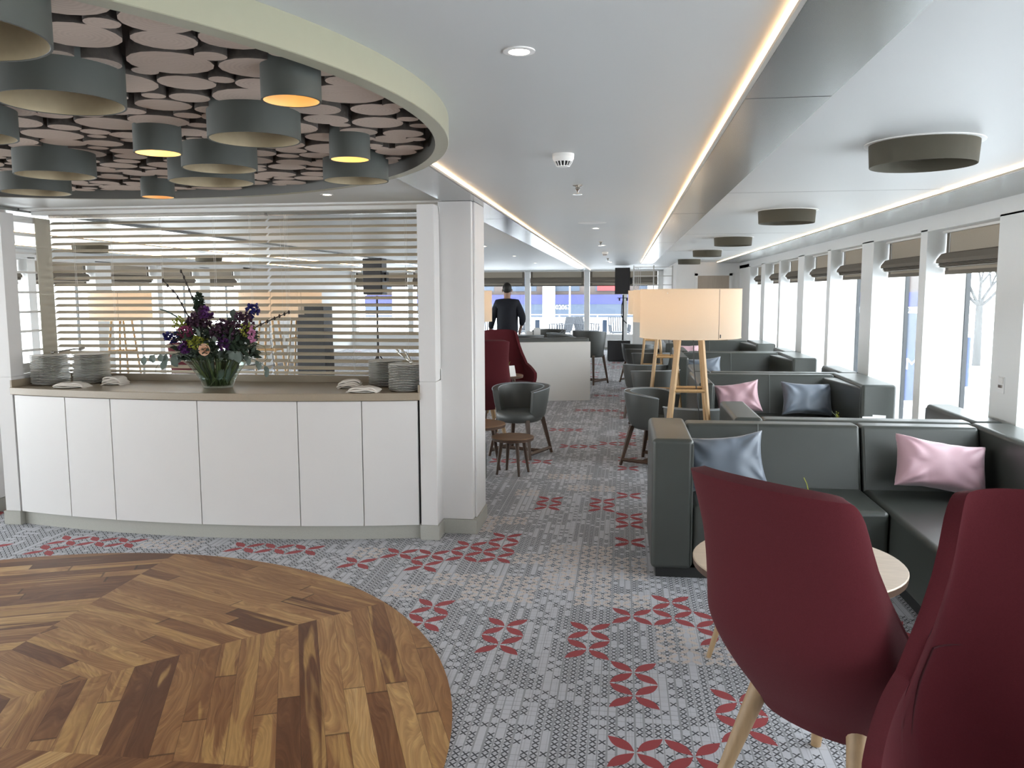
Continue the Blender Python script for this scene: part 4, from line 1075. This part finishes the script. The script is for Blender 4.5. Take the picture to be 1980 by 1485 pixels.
for x,lb in ((-1.32,'small white menu stand on the distant table, the taller right one'),(-1.45,'small white menu stand on the distant table, the left one')):
    cardst((x-.17,14.40,.73),.3 if x>-1.4 else -.4,lb,.12,.30 if x>-1.4 else .24)
posy((-1.72,14.33,.73),'tiny posy at the left of the distant table',1,0,9)

# speaker, stand and subwoofer
e=empty('subwoofer',(-.09,20.0,0),0,'large black subwoofer box standing on the floor at the end of the aisle','speaker')
MB().box(-.27,.27,-.25,.25,.02,.50).build('cabinet_body',M['black'],e,bevel=.008); MB().box(-.25,.25,-.262,-.25,.04,.48).build('grille',M['grille'],e)
for a in (-.22,.22):
    for b in (-.2,.2): MB().lathe([(.02,0),(.02,.02)],10,(a,b),True,True).build('foot',M['black'],e)
e=empty('speaker_pole',(.0,20.0,.5),0,'thin black pole rising from the subwoofer to the speaker','stand')
MB().tube([(0,0,0),(0,0,1.08)],.02,10).build('pole',M['black'],e); MB().box(-.14,.14,-.03,.03,1.0,1.015).build('crossbar',M['black'],e)
for s in (-1,1): MB().tube([(s*.09,0,.94),(s*.09,0,1.0)],.02,8).build('clamp',M['black'],e)
MB().tube([(0,-.03,.95),(-.03,-.04,.85),(-.04,-.04,.6),(.02,-.04,.47),(.09,-.04,.40)],.012,6).build('cable',M['black'],e)
e=empty('loudspeaker',(.0,20.0,1.58),0,'tall black loudspeaker on the pole near the ceiling','speaker'); e.rotation_euler=(0,0,R(-8))
m=MB().prism([(-.18,-.17),(.18,-.17),(.12,.17),(-.12,.17)],.02,.64); m.build('cabinet_body',M['black'],e,bevel=.01); MB().box(-.165,.165,-.182,-.17,.04,.62).build('grille',M['grille'],e)
MB().box(.17,.21,-.05,.05,.25,.4).build('bracket',M['black'],e)
e=dup(e,loc=(-4.25,14.0,1.60),label='black loudspeaker glimpsed through the right part of the slatted blind'); 
e2=empty('speaker_stand',(-4.25,14.0,0),0,'black speaker stand glimpsed through the right part of the slatted blind','stand')
MB().tube([(0,0,.3),(0,0,1.6)],.018,8).build('pole',M['black'],e2)
for k in range(3):
    t=2*pi*k/3+.4; MB().tube([(0,0,.6),(.4*cos(t),.4*sin(t),0)],.012,6).build('leg',M['black'],e2)
e=empty('black_cabinet',(-4.85,12.6,0),0,'black cabinet glimpsed through the slatted blind right of the bouquet','cabinet'); MB().box(-.22,.22,-.2,.2,.8,1.45).build('door',M['black'],e,bevel=.005); MB().box(-.23,.23,-.19,.21,0,.8).build('body',M['black'],e,bevel=.005)

# white rack frames round the stairwell
e=empty('stair_screen',(.22,19.2,0),0,'white open rack frame beside the loudspeaker, reaching the ceiling','screen')
m=MB()
for x in (0,.45,.87,.93): m.box(x,x+.025,0,.03,.0,2.25)
m.build('upright',M['white'],e)
for z in (1.1,1.45,1.8,2.0,2.2): MB().box(0,.95,.004,.026,z,z+.018).build('rail',M['white'],e)
for k in range(4): MB().box(.04+k*.04,.048+k*.04,.0,.01,1.1,2.2).build('rod',M['white'],e)
MB().box(0,.9,.03,.05,0,1.05).build('lower_panel',M['reveal'],e)

# ------------------------------------------------------------------ man seen from behind
def skin(name,verts,edges,radii,mat,parent,root=0,sub=1):
    me=bpy.data.meshes.new(name); me.from_pydata(verts,edges,[]); me.materials.append(mat)
    o=bpy.data.objects.new(name,me); put(o,parent)
    md=o.modifiers.new('Skin','SKIN'); md.use_smooth_shade=True
    sv=me.skin_vertices[0].data if len(me.skin_vertices) else None
    if sv is None:
        bm=bmesh.new(); bm.from_mesh(me); bm.verts.layers.skin.verify(); bm.to_mesh(me); bm.free(); sv=me.skin_vertices[0].data
    for i,r in enumerate(radii):
        sv[i].radius=r if isinstance(r,tuple) else (r,r); sv[i].use_root=(i==root)
    s=o.modifiers.new('u','SUBSURF'); s.levels=sub; s.render_levels=sub
    return o
man=empty('person',(-2.10,15.0,0),0,'man in a dark jacket seen from behind, walking towards the far windows','person')
V=[(0,0,.95),(0,.01,1.12),(0,.01,1.30),(0,.0,1.44),(0,.0,1.53),(0,-.01,1.60),(0,-.015,1.69),(0,-.01,1.765),   # 0-7 pelvis..head
   (-.10,0,.90),(-.13,-.02,.50),(-.14,.03,.10),(-.15,-.06,.04),      # 8-11 left leg (viewer's left)
   (.10,0,.90),(.12,.08,.50),(.12,.0,.12),(.13,-.0,.04),             # 12-15
   (-.19,0,1.42),(-.27,.0,1.16),(-.33,-.04,.94),(-.35,-.05,.87),     # 16-19 left arm
   (.19,0,1.42),(.29,.02,1.18),(.24,-.15,1.02),(.20,-.2,.98)]        # 20-23
V=[(x,-y,z) for x,y,z in V]
Ed=[(0,1),(1,2),(2,3),(3,4),(4,5),(5,6),(6,7),(0,8),(8,9),(9,10),(10,11),(0,12),(12,13),(13,14),(14,15),(3,16),(16,17),(17,18),(18,19),(3,20),(20,21),(21,22),(22,23)]
Ra=[.08,.09,.10,.08,.055,.07,.085,.06,.085,.055,.04,.035,.085,.055,.04,.035,.05,.038,.027,.03,.05,.038,.027,.03]
# fingers, five a hand
for hnd,(bx,by,bz) in ((19,V[19]),(23,V[23])):
    for k in range(5):
        ox=(-.022+.011*k); L=[.055,.075,.08,.075,.06][k]
        if k==0: a=(bx+.03,by-.01,bz-.0); b=(bx+.045,by-.015,bz-.04)
        else: a=(bx+ox,by-.005,bz-.035); b=(bx+ox*1.2,by-.02,bz-.035-L)
        i=len(V); V+= [a,b]; Ra+=[.009,.007]; Ed+=[(hnd,i),(i,i+1)]
skin('body',V,Ed,Ra,M['skin'],man,0,1)
Vj=[(0,0,.80),(0,0,.98),(0,0,1.15),(0,0,1.32),(0,0,1.45),(0,0,1.54),(-.17,0,1.45),(-.27,0,1.19),(-.32,.04,.97),(.17,0,1.45),(.29,-.02,1.20),(.25,.13,1.05)]
Ej=[(0,1),(1,2),(2,3),(3,4),(4,5),(4,6),(6,7),(7,8),(4,9),(9,10),(10,11)]
Rj=[(.22,.16),(.21,.15),(.21,.15),(.23,.15),(.17,.12),(.085,.085),(.09,.09),(.072,.072),(.055,.055),(.09,.09),(.072,.072),(.055,.055)]
skin('jacket',Vj,Ej,Rj,M['jacket'],man,0,1)
Vt=[(0,0,.95),(-.09,0,.84),(-.13,.02,.50),(-.14,-.03,.08),(.09,0,.84),(.12,-.08,.50),(.12,.0,.10)]
skin('trousers',Vt,[(0,1),(1,2),(2,3),(0,4),(4,5),(5,6)],[(.15,.12),.115,.085,.065,.115,.085,.065],M['trouser'],man,0,1)
for x,y in ((-.145,-.0),(.125,.02)): MB().sphere((x,y+.04,.045),.05,12,8,(.9,2.4,.85)).build('shoe',M['black'],man,smooth=True)
MB().sphere((0,-.002,1.725),.092,16,12,(.92,1.08,1.12)).build('hair',M['hair'],man,smooth=True)
m=MB()
for s in (-1,1): m.sphere((s*.088,.01,1.68),.022,8,6,(.5,.8,1.3))
m.build('ears',M['skin'],man,smooth=True)

# ------------------------------------------------------------------ outside, far end: deck, chairs, neighbouring ship
tag(MB().box(-14,8,YF+.2,33,-.12,-.02).build('ground_deck',M['deck']),kind='structure')
def deckchair(loc,rz,label):
    e=empty('deck_chair',loc,rz,label,'outdoor chair','wicker chairs on the outer deck')
    MB().box(-.28,.28,-.28,.28,.36,.42).build('seat',M['wicker'],e,bevel=.02)
    for k in range(9): MB().tube([(-.28+k*.07,.28,.40),(-.30+k*.075,.40,.86)],.022,5).build('back_slat',M['wicker'],e)
    MB().tube([(-.30,.40,.86),(.30,.40,.86)],.016,6).build('top_rail',M['wicker'],e)
    for s in (-1,1):
        MB().tube([(s*.29,-.26,.40),(s*.32,-.26,.62),(s*.32,.3,.64)],.016,6).build('armrest',M['wicker'],e)
        for k in range(6): MB().tube([(s*.30,-.22+k*.09,.40),(s*.32,-.22+k*.09,.63)],.02,5).build('side_slat',M['wicker'],e)
        for b in (-.25,.25): MB().tube([(s*.26,b,.37),(s*.28,b*1.1,0)],.02,6).build('leg',M['wicker'],e)
    return e
dc=deckchair((-2.05,27.0,-.02),R(-60),'grey wicker chair on the outer deck, right of the first window post')
for loc,rz,lb in [((-1.15,27.3,-.02),R(60),'grey wicker chair on the outer deck left of the second window post'),((-.10,26.6,-.02),R(10),'grey wicker chair on the outer deck left of the loudspeaker pole'),((-3.5,27,-.02),R(20),'grey wicker chair on the outer deck behind the man'),((-4.6,27,-.02),R(20),'grey wicker chair on the outer deck left of the man')]:
    dup(dc,loc=loc,rz=rz,label=lb)
def dtable(loc,lb,pole=False):
    e=empty('deck_table',loc,0,lb,'outdoor table','small tables on the outer deck')
    MB().lathe([(.001,.70),(.33,.70),(.33,.73),(.001,.73)],24).build('tabletop',M['hullw'],e,smooth='auto'); MB().tube([(0,0,0),(0,0,.70)],.03,8).build('pedestal',M['wicker'],e)
dtable((-1.62,28.6,-.02),'white round table between two deck chairs')
e=empty('parasol_pole',(-1.80,28.2,-.02),0,'thin folded parasol pole on the outer deck','parasol'); MB().tube([(0,0,0),(0,0,2.3)],.025,8).build('pole',M['hullw'],e); MB().lathe([(.001,0),(.25,0),(.25,.05),(.001,.06)],16).build('base',M['wicker'],e)
for x,lb in ((-2.62,'dark bollard on the deck just right of the first window post'),(-.55,'dark bollard on the deck right of the second window post')):
    m=MB().box(x-.07,x+.07,25.4,25.55,-.02,.80); tag(m.build('bollard',M['hulld'],bevel=.01),lb,'bollard')
e=empty('deck_railing',(-2.5,32.8,-.02),0,'white railing along the edge of the outer deck','railing')
for z in (.60,.78): MB().tube([(-9,0,z),(9,0,z)],.02,6).build('rail',M['hullw'],e)
for k in range(13): MB().tube([(-9+k*1.5,0,0),(-9+k*1.5,0,.78)],.02,6).build('baluster',M['hullw'],e)
def text(body,size,loc,rot,mat,parent,name='lettering'):
    c=bpy.data.curves.new(name,'FONT'); c.body=body; c.size=size; c.extrude=.004; c.align_x='CENTER'; c.align_y='CENTER'; c.materials.append(mat)
    t=bpy.data.objects.new(name,c); COL.objects.link(t); bpy.context.view_layer.update()
    me=bpy.data.meshes.new_from_object(t.evaluated_get(bpy.context.evaluated_depsgraph_get())); bpy.data.objects.remove(t); bpy.data.curves.remove(c)
    o=bpy.data.objects.new(name,me); put(o,parent); o.location=loc; o.rotation_euler=rot; return o
e=empty('moored_ship',(-2.4,42,-1.5),0,'white ship with a broad blue stripe moored beyond the far windows','ship')
MB().box(-11,8,0,6,0,1.9).build('hull',M['hullw'],e,bevel=.05); MB().box(-11,8,-.03,.0,2.55,3.02).build('stripe',M['hullb'],e); MB().box(-11,8,0,6,1.9,3.02).build('lower_deck',M['hulld'],e)
MB().box(-11,8,.3,6,3.02,6.2).build('upper_deck',M['brick'],e)
for k in range(8): MB().box(-10+k*2.2,-8.6+k*2.2,.27,.3,3.2,3.9).build('window',M['hulld'],e)
for x,w in ((-1.65,.62),(3.6,.5),(-9.5,1.3)): MB().box(x,x+w,-.1,.0,.0,6).build('white_mast',M['hullw'],e)
text('02067',.30,(-.62,-.05,2.38),(pi/2,0,0),M['card'],e)
MB().box(1.1,2.0,.2,.28,3.22,3.62).build('sign',M['redp'],e)
# outside, right-hand side: quay, board, vessel with number, rail, tree
tag(MB().box(3.0,40,-10,60,-1.3,-1.2).build('ground_quay',M['deck']),kind='structure')
e=empty('moored_boat',(7.48,22.6,-1.2),0,'blue and grey boat with a number glimpsed through the second window','boat')
MB().box(-1.6,.55,0,1.5,0,1.35).build('hull',M['bluel'],e); MB().box(-1.6,.55,0,1.5,1.35,2.28).build('cabin',M['hulld'],e); MB().box(-1.6,.55,-.02,1.5,2.28,2.44).build('name_panel',M['hullw'],e)
MB().box(-1.6,.55,-.0,1.5,2.44,2.82).build('stripe',M['hullb'],e); MB().box(-1.6,.55,0,1.5,2.82,3.7).build('upper_cabin',M['brick'],e)
text('7001',.17,(-.15,-.04,2.36),(pi/2,0,0),M['hulld'],e); text('RIM',.42,(-.2,-.02,.95),(pi/2,0,0),M['hullw'],e)
e=empty('blue_board',(8.30,21.5,-1.2),0,'light blue board on the quay, seen through the nearest window','board'); MB().box(-.15,.15,0,.06,.5,1.72).build('panel',M['bluel'],e); MB().box(-.03,.03,.06,.1,0,.6).build('post',M['hulld'],e)
for loc,lb in [((3.35,7.75,0),'chrome handrail hoop outside the nearest window'),((3.35,9.35,0),'chrome handrail hoop outside the second window')]:
    e=empty('handrail_hoop',loc,0,lb,'handrail','chrome handrail hoops outside the windows')
    pts=[(0,0,-.02),(0,0,.85)]+[(.0,.12-.12*cos(t),.85+.10*sin(t)) for t in [R(30),R(60),R(90),R(120),R(150)]]+[(0,.24,.85),(0,.24,-.02)]
    MB().tube(pts,.024,10).build('tube',M['chrome'],e,smooth=True)
tag(MB().box(2.82,3.8,-4,18,-.12,-.02).build('ground_walkway',M['deck']),kind='structure')
e=empty('bare_tree',(13.4,33.5,-1.2),0,'bare pale tree outside the nearest right-hand window','tree')
rt=random.Random(4); m=MB()
def br(m,p,d,L,r,dep):
    q=p+d*L; m.tube([p,p.lerp(q,.5)+Vector((rt.uniform(-.05,.05),0,0))*L,q],[r,r*.85,r*.7],5,False)
    if dep==0: return
    for k in range(3):
        nd=(d+Vector((rt.uniform(-.75,.75),rt.uniform(-.4,.4),rt.uniform(-.15,.35)))).normalized(); br(m,q,nd,L*.72,r*.62,dep-1)
m.tube([(0,0,0),(0,0,2.3)],[.16,.13],8); m.build('trunk',M['bark2'],e,smooth=True); m=MB()
for k in range(5): br(m,Vector((0,0,2.25)),Vector((-.8+k*.4,0,.8)).normalized(),.85,.07,4)
m.build('branches',M['bark2'],e,smooth=True)

# ------------------------------------------------------------------ light
w=bpy.data.worlds.new('sky'); scene.world=w; w.use_nodes=True; nt=w.node_tree; bg=nt.nodes['Background']
tc=nt.nodes.new('ShaderNodeTexCoord'); sp=nt.nodes.new('ShaderNodeSeparateXYZ'); rp=nt.nodes.new('ShaderNodeValToRGB')
nt.links.new(tc.outputs['Generated'],sp.inputs[0]); nt.links.new(sp.outputs[2],rp.inputs[0]); nt.links.new(rp.outputs[0],bg.inputs[0])
e_=rp.color_ramp.elements; e_[0].position=0; e_[0].color=(.93,.95,.97,1); e_[1].position=.7; e_[1].color=(.88,.94,1,1)
bg.inputs[1].default_value=9.0
def portal(loc,rot,sx,sy):
    l=bpy.data.lights.new('window_daylight','AREA'); l.shape='RECTANGLE'; l.size=sx; l.size_y=sy; l.cycles.is_portal=True
    o=bpy.data.objects.new('window_daylight',l); put(o); o.location=loc; o.rotation_euler=rot
ym=(posts[0][1]+18.2)/2; 
portal((2.80,ym,1.1),(0,R(90),0),2.1,18.2-posts[0][1]); portal((mir(2.80),ym,1.1),(0,R(-90),0),2.1,18.2-posts[0][1])
portal(((XL+1.2)/2,YF+.15,1.33),(R(-90),0,0),9.4,1.85)

# ------------------------------------------------------------------ camera
cam=bpy.data.cameras.new('camera'); co=bpy.data.objects.new('camera',cam); put(co)
yaw,pitch,roll,f=.1336,.1107,-.0033,1594.94
fw=Vector((-sin(yaw)*cos(pitch),cos(yaw)*cos(pitch),-sin(pitch))); r_=Vector((cos(yaw),sin(yaw),0)); u_=r_.cross(fw)
r2=cos(roll)*r_+sin(roll)*u_; u2=-sin(roll)*r_+cos(roll)*u_
mt=Matrix((r2,u2,-fw)).transposed().to_4x4(); mt.translation=Vector((0,0,1.65)); co.matrix_world=mt
cam.sensor_width=36; cam.sensor_fit='HORIZONTAL'; cam.lens=f/1980*36; cam.clip_start=.05; cam.clip_end=300
scene.camera=co
scene.view_settings.view_transform='Standard'; scene.view_settings.look='None'; scene.view_settings.gamma=1
scene.view_settings.use_curve_mapping=False; scene.view_settings.exposure=0.30
cy=scene.cycles; cy.max_bounces=8; cy.diffuse_bounces=4; cy.glossy_bounces=3; cy.transmission_bounces=4; cy.transparent_max_bounces=12; cy.sample_clamp_indirect=6; cy.caustics_reflective=False; cy.caustics_refractive=False
